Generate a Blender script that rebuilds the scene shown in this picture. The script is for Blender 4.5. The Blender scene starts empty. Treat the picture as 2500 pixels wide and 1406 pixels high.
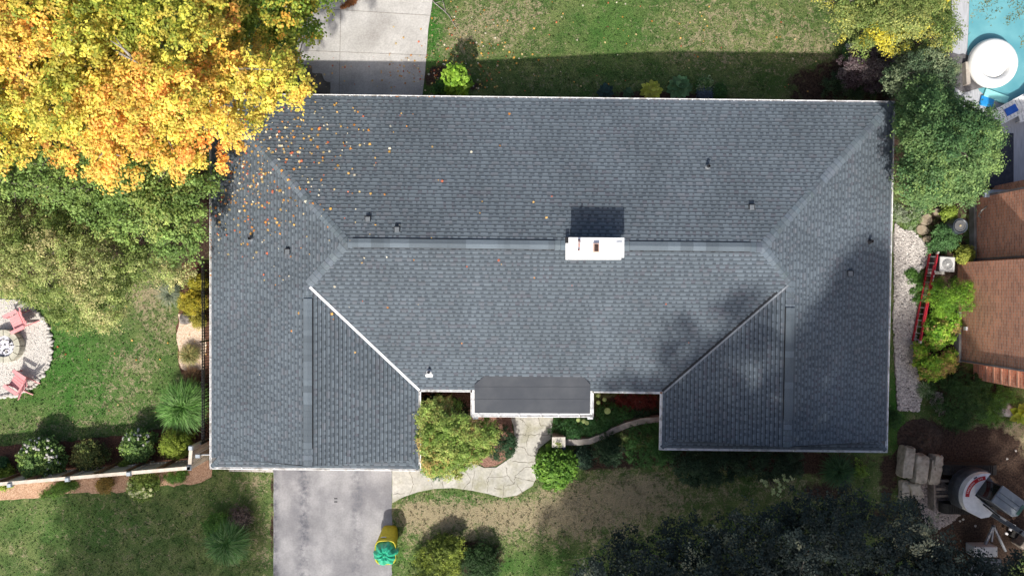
import bpy, bmesh, math, random
import numpy as np
from mathutils import Vector, Matrix
from mathutils.geometry import tessellate_polygon

# ------------------------------------------------------------------ camera, world, sun, exposure
H, F, CY = 27.85, 1671.0, 703.0          # drone height (m), focal length in photo pixels
scene = bpy.context.scene
cam_d = bpy.data.cameras.new('camera'); cam = bpy.data.objects.new('camera', cam_d)
scene.collection.objects.link(cam); scene.camera = cam
cam.location = (0, 0, H); cam.rotation_euler = (0, 0, 0)
cam_d.sensor_width = 36; cam_d.lens = 36*F/2500; cam_d.clip_start = .5; cam_d.clip_end = 2000
SUN_EL, SUN_AZ = math.radians(47), math.radians(190)     # azimuth clockwise from north (+y)
w = bpy.data.worlds.new("World"); scene.world = w; w.use_nodes = True
nt = w.node_tree; bg = nt.nodes['Background']
sky = nt.nodes.new('ShaderNodeTexSky'); sky.sky_type = 'NISHITA'; sky.sun_disc = False
sky.sun_elevation = SUN_EL; sky.sun_rotation = SUN_AZ
nt.links.new(sky.outputs[0], bg.inputs[0]); bg.inputs[1].default_value = 0.135; sky.dust_density = 4.; sky.ozone_density = .4; sky.air_density = .9
sun_d = bpy.data.lights.new('sun', 'SUN'); sun_d.energy = 4.4; sun_d.angle = math.radians(1.2); sun_d.color = (1, .955, .88)
sun = bpy.data.objects.new('sun', sun_d); scene.collection.objects.link(sun)
sdir = Vector((math.sin(SUN_AZ)*math.cos(SUN_EL), math.cos(SUN_AZ)*math.cos(SUN_EL), math.sin(SUN_EL)))
sun.rotation_euler = sdir.to_track_quat('Z', 'Y').to_euler(); sun.location = (0, -30, 40)
vs = scene.view_settings; vs.view_transform = 'Standard'; vs.look = 'None'; vs.gamma = 1; vs.exposure = 0.32
try: scene.cycles.max_bounces = 6; scene.cycles.transparent_max_bounces = 6
except Exception: pass

R0 = random.Random(11); col = scene.collection
# ------------------------------------------------------------------ helpers
def sst(a, b, t):
    t = max(0., min(1., (t-a)/(b-a))); return t*t*(3-2*t)
def gz(x, y):                       # the lawn behind the house falls away a little to the right
    return (.34-.94*sst(-4, 8, x)+.6*sst(14.3, 16, x))*sst(2, 6.4, y)
def W(px, py, z=0.):
    return ((px-1250)/F*(H-z), (CY-py)/F*(H-z), z)
def G(px, py, dz=0.):
    x, y, _ = W(px, py, 0); z = gz(x, y)
    x, y, _ = W(px, py, z); return (x, y, gz(x, y)+dz)
MATS = {}
def mat(name, c1, c2=None, scale=6., rough=.7, bump=0., metal=0., spec=.35, detail=4., attr=None, stretch=(1, 1, 1), mixlo=.35, mixhi=.65, transl=0., bscale=None, c3=None, s3=1., grain=None):
    if name in MATS: return MATS[name]
    m = bpy.data.materials.new(name); m.use_nodes = True; n = m.node_tree; N = n.nodes; L = n.links
    p = N['Principled BSDF']; p.inputs['Roughness'].default_value = rough; p.inputs['Metallic'].default_value = metal
    p.inputs['Specular IOR Level'].default_value = spec
    tc = N.new('ShaderNodeTexCoord'); mp = N.new('ShaderNodeMapping'); mp.inputs['Scale'].default_value = stretch
    L.new(tc.outputs['Object'], mp.inputs['Vector'])
    nz = N.new('ShaderNodeTexNoise'); nz.inputs['Scale'].default_value = scale; nz.inputs['Detail'].default_value = detail
    L.new(mp.outputs[0], nz.inputs['Vector'])
    cr = N.new('ShaderNodeValToRGB'); cr.color_ramp.elements[0].position = mixlo; cr.color_ramp.elements[1].position = mixhi
    cr.color_ramp.elements[0].color = (*c1, 1); cr.color_ramp.elements[1].color = (*(c2 or c1), 1)
    L.new(nz.outputs['Fac'], cr.inputs[0]); out = cr.outputs[0]
    if c3:
        n3 = N.new('ShaderNodeTexNoise'); n3.inputs['Scale'].default_value = s3; n3.inputs['Detail'].default_value = 5
        L.new(mp.outputs[0], n3.inputs['Vector'])
        r3 = N.new('ShaderNodeValToRGB'); r3.color_ramp.elements[0].position = .48; r3.color_ramp.elements[1].position = .68
        L.new(n3.outputs['Fac'], r3.inputs[0])
        mx = N.new('ShaderNodeMix'); mx.data_type = 'RGBA'; L.new(r3.outputs[0], mx.inputs[0]); L.new(out, mx.inputs[6]); mx.inputs[7].default_value = (*c3, 1)
        out = mx.outputs[2]
    if grain:
        ng = N.new('ShaderNodeTexNoise'); ng.inputs['Scale'].default_value = grain[0]; ng.inputs['Detail'].default_value = 6; L.new(tc.outputs['Object'], ng.inputs['Vector'])
        rg_ = N.new('ShaderNodeValToRGB'); rg_.color_ramp.elements[0].position = .3; rg_.color_ramp.elements[1].position = .7; lo_, hi_ = 1-grain[1], 1+grain[1]
        rg_.color_ramp.elements[0].color = (lo_, lo_, lo_, 1); rg_.color_ramp.elements[1].color = (hi_, hi_, hi_, 1); L.new(ng.outputs['Fac'], rg_.inputs[0])
        mx = N.new('ShaderNodeMix'); mx.data_type = 'RGBA'; mx.blend_type = 'MULTIPLY'; mx.inputs[0].default_value = 1; L.new(out, mx.inputs[6]); L.new(rg_.outputs[0], mx.inputs[7]); out = mx.outputs[2]
    if attr:
        at = N.new('ShaderNodeAttribute'); at.attribute_name = attr
        mx = N.new('ShaderNodeMix'); mx.data_type = 'RGBA'; mx.blend_type = 'MULTIPLY'; mx.inputs[0].default_value = 1
        L.new(at.outputs['Color'], mx.inputs[6]); L.new(out, mx.inputs[7]); out = mx.outputs[2]
    L.new(out, p.inputs['Base Color'])
    if bump:
        b = N.new('ShaderNodeBump'); b.inputs['Strength'].default_value = bump; b.inputs['Distance'].default_value = .02
        nb = N.new('ShaderNodeTexNoise'); nb.inputs['Scale'].default_value = bscale or scale*4; nb.inputs['Detail'].default_value = 3
        L.new(mp.outputs[0], nb.inputs['Vector']); L.new(nb.outputs['Fac'], b.inputs['Height']); L.new(b.outputs[0], p.inputs['Normal'])
    if transl:
        t = N.new('ShaderNodeBsdfTranslucent'); L.new(out, t.inputs['Color']); ms = N.new('ShaderNodeMixShader'); ms.inputs[0].default_value = transl
        L.new(p.outputs[0], ms.inputs[1]); L.new(t.outputs[0], ms.inputs[2]); L.new(ms.outputs[0], N['Material Output'].inputs['Surface'])
    MATS[name] = m; return m
LEAF = mat('leaf', (.86, .86, .86), (1.1, 1.1, 1.1), 3, .55, attr='Col', transl=.28, spec=.25)
BARK = mat('bark', (.09, .075, .06), (.2, .175, .15), 9, .9, .6)
GBARK = mat('grey_bark', (.2, .18, .16), (.36, .34, .31), 9, .9, .4)
SHING = mat('shingle', (.8, .8, .8), (1.2, 1.2, 1.2), 90, .86, .25, attr='Col', spec=.3, detail=2, grain=(.55, .13))

ORG = {}
def base(o, name, parent):
    if parent is not None:
        root = parent
        o.parent = parent
def tag(o, label=None, cat=None, group=None, kind=None):
    if label: o['label'] = label
    if cat: o['category'] = cat
    if group: o['group'] = group
    if kind: o['kind'] = kind
    return o
def thing(name, label, cat, loc=(0, 0, 0), rz=0., group=None):
    o = bpy.data.objects.new(name, None); col.objects.link(o); o.location = loc; o.rotation_euler = (0, 0, rz)
    o.empty_display_size = .2
    ORG[o] = Matrix.Translation(loc) @ Matrix.Rotation(rz, 4, 'Z')
    return tag(o, label, cat, group)
def copy_tree(o, parent=None):
    c = o.copy(); col.objects.link(c); c.parent = parent
    if o in ORG: ORG[c] = ORG[o]
    for ch in list(o.children): copy_tree(ch, c)
    return c
class MB:
    def __init__(s): s.v = []; s.f = []; s.c = []
    def add(s, vs, fs, c=None):
        k = len(s.v); s.v += [tuple(v) for v in vs]; s.f += [tuple(i+k for i in f) for f in fs]
        s.c += [c or (1, 1, 1)]*len(vs); return s
    def box(s, c, d, rz=0., ry=0., rx=0., col_=None, taper=1.):
        M = Matrix.Translation(c) @ Matrix.Rotation(rz, 4, 'Z') @ Matrix.Rotation(ry, 4, 'Y') @ Matrix.Rotation(rx, 4, 'X')
        vs = []
        for z in (-.5, .5):
            t = taper if z > 0 else 1.
            for x, y in ((-.5, -.5), (.5, -.5), (.5, .5), (-.5, .5)): vs.append(M @ Vector((x*d[0]*t, y*d[1]*t, z*d[2])))
        return s.add(vs, [(3, 2, 1, 0), (4, 5, 6, 7), (0, 1, 5, 4), (1, 2, 6, 5), (2, 3, 7, 6), (3, 0, 4, 7)], col_)
    def bar(s, a, b, w_, h_=None, c=None):
        a = Vector(a); b = Vector(b); d = b-a; L_ = d.length
        if L_ < 1e-6: return s
        z = d/L_; x = z.cross(Vector((0, 0, 1)));
        if x.length < 1e-3: x = Vector((1, 0, 0))
        x.normalize(); y = z.cross(x); h_ = h_ or w_
        vs = []
        for p in (a, b):
            for i, j in ((-1, -1), (1, -1), (1, 1), (-1, 1)): vs.append(p+x*i*w_/2+y*j*h_/2)
        return s.add(vs, [(3, 2, 1, 0), (4, 5, 6, 7), (0, 1, 5, 4), (1, 2, 6, 5), (2, 3, 7, 6), (3, 0, 4, 7)], c)
    def tube(s, pts, rs, n=8, c=None):
        pts = [Vector(p) for p in pts]; rings = []; k = 0; vs = []; fs = []
        for i, p in enumerate(pts):
            d = (pts[min(i+1, len(pts)-1)]-pts[max(i-1, 0)]).normalized()
            x = d.cross(Vector((.13, .97, .2))).normalized(); y = d.cross(x)
            r = rs[i] if hasattr(rs, '__len__') else rs
            for j in range(n):
                a = 2*math.pi*j/n; vs.append(p+x*math.cos(a)*r+y*math.sin(a)*r)
        for i in range(len(pts)-1):
            for j in range(n):
                fs.append((i*n+j, i*n+(j+1) % n, (i+1)*n+(j+1) % n, (i+1)*n+j))
        fs.append(tuple(range(n-1, -1, -1))); fs.append(tuple(range((len(pts)-1)*n, len(pts)*n)))
        return s.add(vs, fs, c)
    def lathe(s, prof, c=(0, 0, 0), n=24, col_=None, sx=1., sy=1.):
        vs = []; fs = []
        for r, z in prof:
            for j in range(n):
                a = 2*math.pi*j/n; vs.append((c[0]+r*sx*math.cos(a), c[1]+r*sy*math.sin(a), c[2]+z))
        for i in range(len(prof)-1):
            for j in range(n): fs.append((i*n+j, i*n+(j+1) % n, (i+1)*n+(j+1) % n, (i+1)*n+j))
        if prof[0][0] > .001: fs.append(tuple(range(n-1, -1, -1)))
        if prof[-1][0] > .001: fs.append(tuple(range((len(prof)-1)*n, len(prof)*n)))
        return s.add(vs, fs, col_)
    def prism(s, poly, z0, z1, c=None):
        n = len(poly); vs = [(p[0], p[1], z0) for p in poly]+[(p[0], p[1], z1) for p in poly]
        tri = tessellate_polygon([[Vector((p[0], p[1], 0)) for p in poly]])
        area = sum(poly[i][0]*poly[(i+1) % n][1]-poly[(i+1) % n][0]*poly[i][1] for i in range(n))
        fs = []
        for t in tri:
            a, b, d = [poly[i] for i in t]
            cr = (b[0]-a[0])*(d[1]-a[1])-(b[1]-a[1])*(d[0]-a[0])
            t = tuple(t) if cr > 0 else tuple(reversed(t))
            fs.append(tuple(i+n for i in t)); fs.append(tuple(reversed(t)))
        for i in range(n):
            j = (i+1) % n; fs.append((i, j, j+n, i+n) if area > 0 else (j, i, i+n, j+n))
        return s.add(vs, fs, c)
    def sheet(s, poly, zf, c=None):
        vs = [(p[0], p[1], zf(p[0], p[1])) for p in poly]
        tri = tessellate_polygon([[Vector((p[0], p[1], 0)) for p in poly]]); fs = []
        for t in tri:
            a, b, d = [poly[i] for i in t]
            cr = (b[0]-a[0])*(d[1]-a[1])-(b[1]-a[1])*(d[0]-a[0])
            fs.append(tuple(t) if cr > 0 else tuple(reversed(t)))
        return s.add(vs, fs, c)
    def blob(s, c, r, seed=0, amp=.18, sub=2, col_=None, rz=0.):
        bm = bmesh.new(); bmesh.ops.create_icosphere(bm, subdivisions=sub, radius=1)
        rr = random.Random(seed); ph = [rr.uniform(0, 6) for _ in range(6)]
        vs = []
        for v in bm.verts:
            k = 1+amp*(math.sin(v.co.x*2.3+ph[0])+math.sin(v.co.y*2.7+ph[1])+math.sin(v.co.z*3.1+ph[2]))*.5+rr.uniform(-amp, amp)*.3
            x, y, z = v.co.x*r[0]*k, v.co.y*r[1]*k, v.co.z*r[2]*k
            vs.append((c[0]+x*math.cos(rz)-y*math.sin(rz), c[1]+x*math.sin(rz)+y*math.cos(rz), c[2]+z))
        fs = [tuple(v.index for v in f.verts) for f in bm.faces]; bm.free()
        return s.add(vs, fs, col_)
    def build(s, name, m, parent=None, smooth=False, local=False, bevel=0.):
        me = bpy.data.meshes.new(name); V = np.array(s.v, dtype=np.float32).reshape(-1, 3)
        if parent is not None and not local:
            r = parent
            while r.parent: r = r.parent
            Mi = np.array(ORG[r].inverted()); V = V @ Mi[:3, :3].T+Mi[:3, 3]
        me.from_pydata(V.tolist(), [], s.f)
        ca = me.color_attributes.new('Col', 'FLOAT_COLOR', 'POINT')
        cc = np.ones((len(s.v), 4), dtype=np.float32); cc[:, :3] = s.c; ca.data.foreach_set('color', cc.ravel())
        me.materials.append(m)
        if smooth: me.polygons.foreach_set('use_smooth', [True]*len(me.polygons))
        o = bpy.data.objects.new(name, me); col.objects.link(o)
        if parent is not None: o.parent = parent
        else: ORG[o] = Matrix.Identity(4)
        if bevel:
            b = o.modifiers.new('bevel', 'BEVEL'); b.width = bevel; b.segments = 2; b.limit_method = 'ANGLE'
        return o
def npmesh(name, V, nv, C, m, parent=None):
    """V (n*nv,3) -> n faces of nv verts each, C (n,3) colours"""
    n = len(V)//nv; me = bpy.data.meshes.new(name)
    V = np.asarray(V, dtype=np.float32)
    if parent is not None:
        r = parent
        while r.parent: r = r.parent
        Mi = np.array(ORG[r].inverted()); V = V @ Mi[:3, :3].T+Mi[:3, 3]
    me.vertices.add(n*nv); me.vertices.foreach_set('co', V.astype(np.float32).ravel())
    me.loops.add(n*nv); me.loops.foreach_set('vertex_index', np.arange(n*nv, dtype=np.int32))
    me.polygons.add(n); me.polygons.foreach_set('loop_start', np.arange(0, n*nv, nv, dtype=np.int32))
    me.update(calc_edges=True)
    ca = me.color_attributes.new('Col', 'FLOAT_COLOR', 'POINT')
    cc = np.ones((n*nv, 4), dtype=np.float32); cc[:, :3] = np.repeat(C, nv, 0); ca.data.foreach_set('color', cc.ravel())
    me.materials.append(m); o = bpy.data.objects.new(name, me); col.objects.link(o)
    if parent is not None: o.parent = parent
    return o
def poly_px(pts, z=0.): return [W(a, b, z)[:2] for a, b in pts]
def polyg(pts): return [G(a, b)[:2] for a, b in pts]
def rough_poly(poly, step=.25, amp=.05, seed=1):
    rr = random.Random(seed); out = []
    for i, a in enumerate(poly):
        b = poly[(i+1) % len(poly)]; L_ = math.dist(a[:2], b[:2]); n = max(1, int(L_/step))
        for k in range(n):
            t = k/n; out.append((a[0]+(b[0]-a[0])*t+rr.uniform(-amp, amp), a[1]+(b[1]-a[1])*t+rr.uniform(-amp, amp)))
    return out
def smooth_poly(pts, it=2):
    for _ in range(it):
        o = []
        for i, a in enumerate(pts):
            b = pts[(i+1) % len(pts)]
            o.append((a[0]*.75+b[0]*.25, a[1]*.75+b[1]*.25)); o.append((a[0]*.25+b[0]*.75, a[1]*.25+b[1]*.75))
        pts = o
    return pts

# ------------------------------------------------------------------ foliage
def unit(a): return a/np.maximum(np.linalg.norm(a, axis=-1, keepdims=True), 1e-6)
def leaves(P, Nn, L_, Wd, C, rng, droop=.15):
    """kites: 4 verts per leaf, bent at the middle"""
    n = len(P); t = unit(np.cross(Nn, rng.normal(size=(n, 3)))); b = np.cross(Nn, t)
    L_ = np.asarray(L_).reshape(-1, 1); Wd = np.asarray(Wd).reshape(-1, 1)
    V = np.empty((n, 4, 3)); V[:, 0] = P-t*L_*.5; V[:, 1] = P+b*Wd*.5-t*L_*.05+Nn*L_*.06; V[:, 2] = P+t*L_*.5-Nn*L_*droop; V[:, 3] = P-b*Wd*.5-t*L_*.05+Nn*L_*.06
    return V.reshape(-1, 3)
def foliage(name, parent, boughs, leaf=.1, clumps=26, per=16, rc=.26, pal=((.05, .1, .02),), seed=0, jit=.14, flat=.7, low=-.25, wid=.75, patch=None, cj=.16, outw=.6):
    """boughs: array of (x,y,z,R,palette position 0..1)"""
    rng = np.random.default_rng(seed); B = np.asarray(boughs, dtype=float); pal = np.asarray(pal, dtype=float)*(1.35 if leaf < .2 else 1)
    if leaf < .2 and per > 8: leaf *= .82; per = int(per*1.35)
    nb = len(B); K = np.maximum(4, (clumps*(B[:, 3]/B[:, 3].mean())**2)).astype(int)
    bi = np.repeat(np.arange(nb), K); n = len(bi)
    d = unit(rng.normal(size=(n, 3))); d[:, 2] = np.abs(d[:, 2])*(1-low)+low+(.15*rng.random(n)); d = unit(d)
    rr = B[bi, 3]*rng.uniform(.62, 1.05, n)
    off = d*rr[:, None]; off[:, 2] *= flat
    cpos = B[bi, :3]+off; ct = np.clip(B[bi, 4]+rng.normal(0, .12, n), 0, .999)
    cb = np.exp(rng.normal(0, cj, n))
    crc = rc*rng.uniform(.65, 1.3, n)
    li = np.repeat(np.arange(n), per); m = len(li)
    o = unit(rng.normal(size=(m, 3)))*(.35+.65*rng.random((m, 1)))*.8; o[:, 2] = np.abs(o[:, 2])*.75-.1
    P = cpos[li]+o*crc[li][:, None]+d[li]*(np.abs(rng.normal(size=m))*crc[li]*.35)[:, None]
    Nn = unit(unit(o*np.array([1, 1, 1.6]))*.75+d[li]*outw*.6+np.array([0, 0, .7])+rng.normal(size=(m, 3))*.33)
    s = leaf*rng.uniform(.65, 1.25, m)
    t = np.clip(ct[li]+rng.normal(0, .09, m), 0, .9999)*(len(pal)-1); k = t.astype(int); f = (t-k)[:, None]
    k2 = np.minimum(k+1, len(pal)-1)
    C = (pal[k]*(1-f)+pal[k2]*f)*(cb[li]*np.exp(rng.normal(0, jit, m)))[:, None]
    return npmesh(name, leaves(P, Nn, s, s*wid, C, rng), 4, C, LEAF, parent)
def inside(px, py, poly):
    c = False; j = len(poly)-1
    for i in range(len(poly)):
        if (poly[i][1] > py) != (poly[j][1] > py) and px < (poly[j][0]-poly[i][0])*(py-poly[i][1])/(poly[j][1]-poly[i][1])+poly[i][0]: c = not c
        j = i
    return c
def edge_d(px, py, poly):
    m = 1e9
    for i in range(len(poly)):
        x1, y1 = poly[i]; x2, y2 = poly[(i+1) % len(poly)]; dx, dy = x2-x1, y2-y1
        t = max(0, min(1, ((px-x1)*dx+(py-y1)*dy)/max(1e-6, dx*dx+dy*dy))); m = min(m, math.hypot(px-x1-t*dx, py-y1-t*dy))
    return m
def crown_boughs(poly, zlo, zhi, Rm, seed, span=200., spacing=1.25, cf=None, zj=.5, layers=2, lim=(-300, 2800, -330, 1750)):
    """boughs of a crown whose outline seen from above is poly (photo pixels at mid height)"""
    rr = random.Random(seed); out = []; zm = (zlo+zhi)/2; sp = spacing*Rm*F/(H-zm)
    x0 = min(p[0] for p in poly); x1 = max(p[0] for p in poly); y0 = min(p[1] for p in poly); y1 = max(p[1] for p in poly)
    for L_ in range(layers):
        y = y0
        while y < y1:
            x = x0+rr.uniform(0, sp)
            while x < x1:
                px = x+rr.uniform(-.4, .4)*sp; py = y+rr.uniform(-.4, .4)*sp; x += sp
                if not (lim[0] < px < lim[1] and lim[2] < py < lim[3]): continue
                if not inside(px, py, poly): continue
                R = Rm*rr.uniform(.75, 1.2); d = edge_d(px, py, poly)
                if d < R*.62*F/(H-zm): R = max(.3*Rm, d/(F/(H-zm))/.8)
                e = min(1., d/span); z = zlo+(zhi-zlo)*math.sqrt(1-(1-e)**2)+rr.uniform(-zj, zj)-L_*Rm*1.1-R*.4
                X, Y, _ = W(px, py, z); t = cf(px, py, rr) if cf else rr.random()
                out.append((X, Y, z, R, t))
            y += sp*.87
    return out
def limbs(mb, p0, boughs, n, r0, seed, rmin=.014):
    rr = random.Random(seed); p0 = Vector(p0)
    for b in rr.sample(list(boughs), min(n, len(boughs))):
        e = Vector(b[:3])+Vector((0, 0, b[3]*rr.uniform(.3, .8))); d = e-p0
        mid = p0+d*.5+Vector((rr.uniform(-.1, .1)*d.length, rr.uniform(-.1, .1)*d.length, .06*d.length))
        mb.tube([p0, p0.lerp(mid, .6)+Vector((0, 0, .05)), mid, mid.lerp(e, .55)+Vector((rr.uniform(-.2, .2), rr.uniform(-.2, .2), 0)), e], [r0*.55, r0*.4, r0*.28, r0*.16, rmin], 6)
        for q in range(3):
            t = rr.uniform(.3, .9); s = mid.lerp(e, t); f = s+Vector((rr.uniform(-1, 1), rr.uniform(-1, 1), rr.uniform(.0, .6))).normalized()*b[3]*rr.uniform(.6, 1.1)
            mb.tube([s, s.lerp(f, .5)+Vector((rr.uniform(-.08, .08), rr.uniform(-.08, .08), .03)), f], [r0*.14, r0*.09, rmin*.7], 5)
def tree(name, label, cat, bxy, poly, zlo, zhi, Rm, pal, seed, r0=.22, nl=26, bark=None, group=None, fork=None, span=200., cf=None, spacing=1.25, layers=2, zj=.5, lim=None, **kw):
    bx, by = bxy; g = gz(bx, by)
    t = thing(name, label, cat, (bx, by, g), 0, group)
    B = crown_boughs(poly, zlo, zhi, Rm, seed, span, spacing, cf, zj, layers, lim or (-300, 2800, -330, 1750))
    fz = fork or zlo*.55
    c = np.mean([b[:2] for b in B], 0); fx, fy = bx+(c[0]-bx)*.25, by+(c[1]-by)*.25
    mb = MB(); mb.tube([(bx, by, g-.05), (bx, by, g+.15), (bx*.7+fx*.3, by*.7+fy*.3, fz*.5), (fx, fy, fz)], [r0*1.5, r0*1.1, r0*.9, r0*.75], 10)
    limbs(mb, (fx, fy, fz-.1), B, nl, r0, seed+5); mb.build('trunk', bark or BARK, t, smooth=True)
    foliage('crown', t, B, pal=pal, seed=seed+9, **kw)
    return t
def shrub(name, label, cat, px, py, r, h, pal, seed, leaf=.07, group=None, poly=None, n=None, rc=.13, per=12, clumps=16, bR=.24, flatk=.85, stem=True, **kw):
    """r in photo px, h height in m; outline circle or poly (px)"""
    x, y, g = G(px, py); sc = F/(H-g-h*.5); x, y, _ = W(px, py, g+h*.45)
    t = thing(name, label, cat, (x, y, g), 0, group); rr = random.Random(seed); B = []
    R = r/sc; bR = min(bR, R*.5); N = n or int(11*(R/bR)**2*.34)+7
    if poly:
        mx_ = sum(p[0] for p in poly)/len(poly); my_ = sum(p[1] for p in poly)/len(poly); poly = [(mx_+(a-mx_)*1.1, my_+(b-my_)*1.1) for a, b in poly]
        x0 = min(p[0] for p in poly); x1 = max(p[0] for p in poly); y0 = min(p[1] for p in poly); y1 = max(p[1] for p in poly)
        N = n or int((x1-x0)*(y1-y0)/(sc*bR)**2*1.1)
        for _ in range(N):
            a, b = rr.uniform(x0, x1), rr.uniform(y0, y1)
            if not inside(a, b, poly): continue
            e = edge_d(a, b, poly)/sc; z = g+h*min(1, .45+e/max(.35, R)*.7)-bR*rr.uniform(.7, 1.1)
            q = W(a, b, z); B.append((q[0], q[1], z, bR*rr.uniform(.7, 1.15)*min(1, .5+e/bR*.5), rr.random()))
    else:
        for k in range(N):
            a = k*2.39996+rr.uniform(-.3, .3); q = math.sqrt((k+.5)/N); ro = max(0, R-bR*.7)*q
            z = g+bR*.4+max(.05, h-bR*1.1)*math.sqrt(max(0, 1-q*q*flatk))+rr.uniform(-.06, .06)*h
            B.append((x+ro*math.cos(a), y+ro*math.sin(a), z, bR*rr.uniform(.75, 1.2), rr.random()))
        for k in range(N//2):
            a = rr.uniform(0, 6.28); ro = (R-bR)*math.sqrt(rr.random())
            B.append((x+ro*math.cos(a), y+ro*math.sin(a), g+h*.3, bR*1.1, rr.random()*.4))
    if stem:
        mb = MB()
        for q in range(5):
            b = B[rr.randrange(len(B))]; mb.tube([(x+rr.uniform(-.06, .06), y+rr.uniform(-.06, .06), g-.03), ((x+b[0])/2, (y+b[1])/2, g+(b[2]-g)*.6), b[:3]], [.022, .016, .006], 5)
        mb.build('stem', BARK, t)
    foliage('foliage', t, B, leaf=leaf, clumps=clumps, per=per, rc=rc, pal=pal, seed=seed+3, **kw)
    return t
def blades(name, parent, x, y, g, R, h, n, pal, seed, w_=.012, spread=1., lean=(0, 0), segs=5):
    rng = np.random.default_rng(seed); pal = np.asarray(pal, dtype=float)*1.45
    a = rng.uniform(0, 2*np.pi, n); rad = R*(.35+.65*rng.random(n)**.6)*spread; hh = h*rng.uniform(.6, 1.05, n)*(1.1-.45*(rad/R))
    t = np.linspace(0, 1, segs+1); bx = x+rng.normal(0, R*.09, n); by = y+rng.normal(0, R*.09, n)
    px = bx[:, None]+(np.cos(a)*rad)[:, None]*t**1.35+lean[0]*t**2; py = by[:, None]+(np.sin(a)*rad)[:, None]*t**1.35+lean[1]*t**2
    pz = g+hh[:, None]*(1.75*t-1.0*t**2.3)
    ca, sa = -np.sin(a), np.cos(a); V = []
    for i in range(segs):
        w0 = w_*(1-(t[i])**2*.75); w1 = w_*(1-(t[i+1])**2*.75)
        q = np.stack([np.stack([px[:, i]-ca*w0, py[:, i]-sa*w0, pz[:, i]], 1), np.stack([px[:, i]+ca*w0, py[:, i]+sa*w0, pz[:, i]], 1),
                      np.stack([px[:, i+1]+ca*w1, py[:, i+1]+sa*w1, pz[:, i+1]], 1), np.stack([px[:, i+1]-ca*w1, py[:, i+1]-sa*w1, pz[:, i+1]], 1)], 1)
        V.append(q)
    V = np.stack(V, 1).reshape(-1, 3); k = rng.integers(0, len(pal), n); C = pal[k]*np.exp(rng.normal(0, .2, n))[:, None]
    return npmesh(name, V, 4, np.repeat(C, segs, 0), LEAF, parent)

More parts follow.
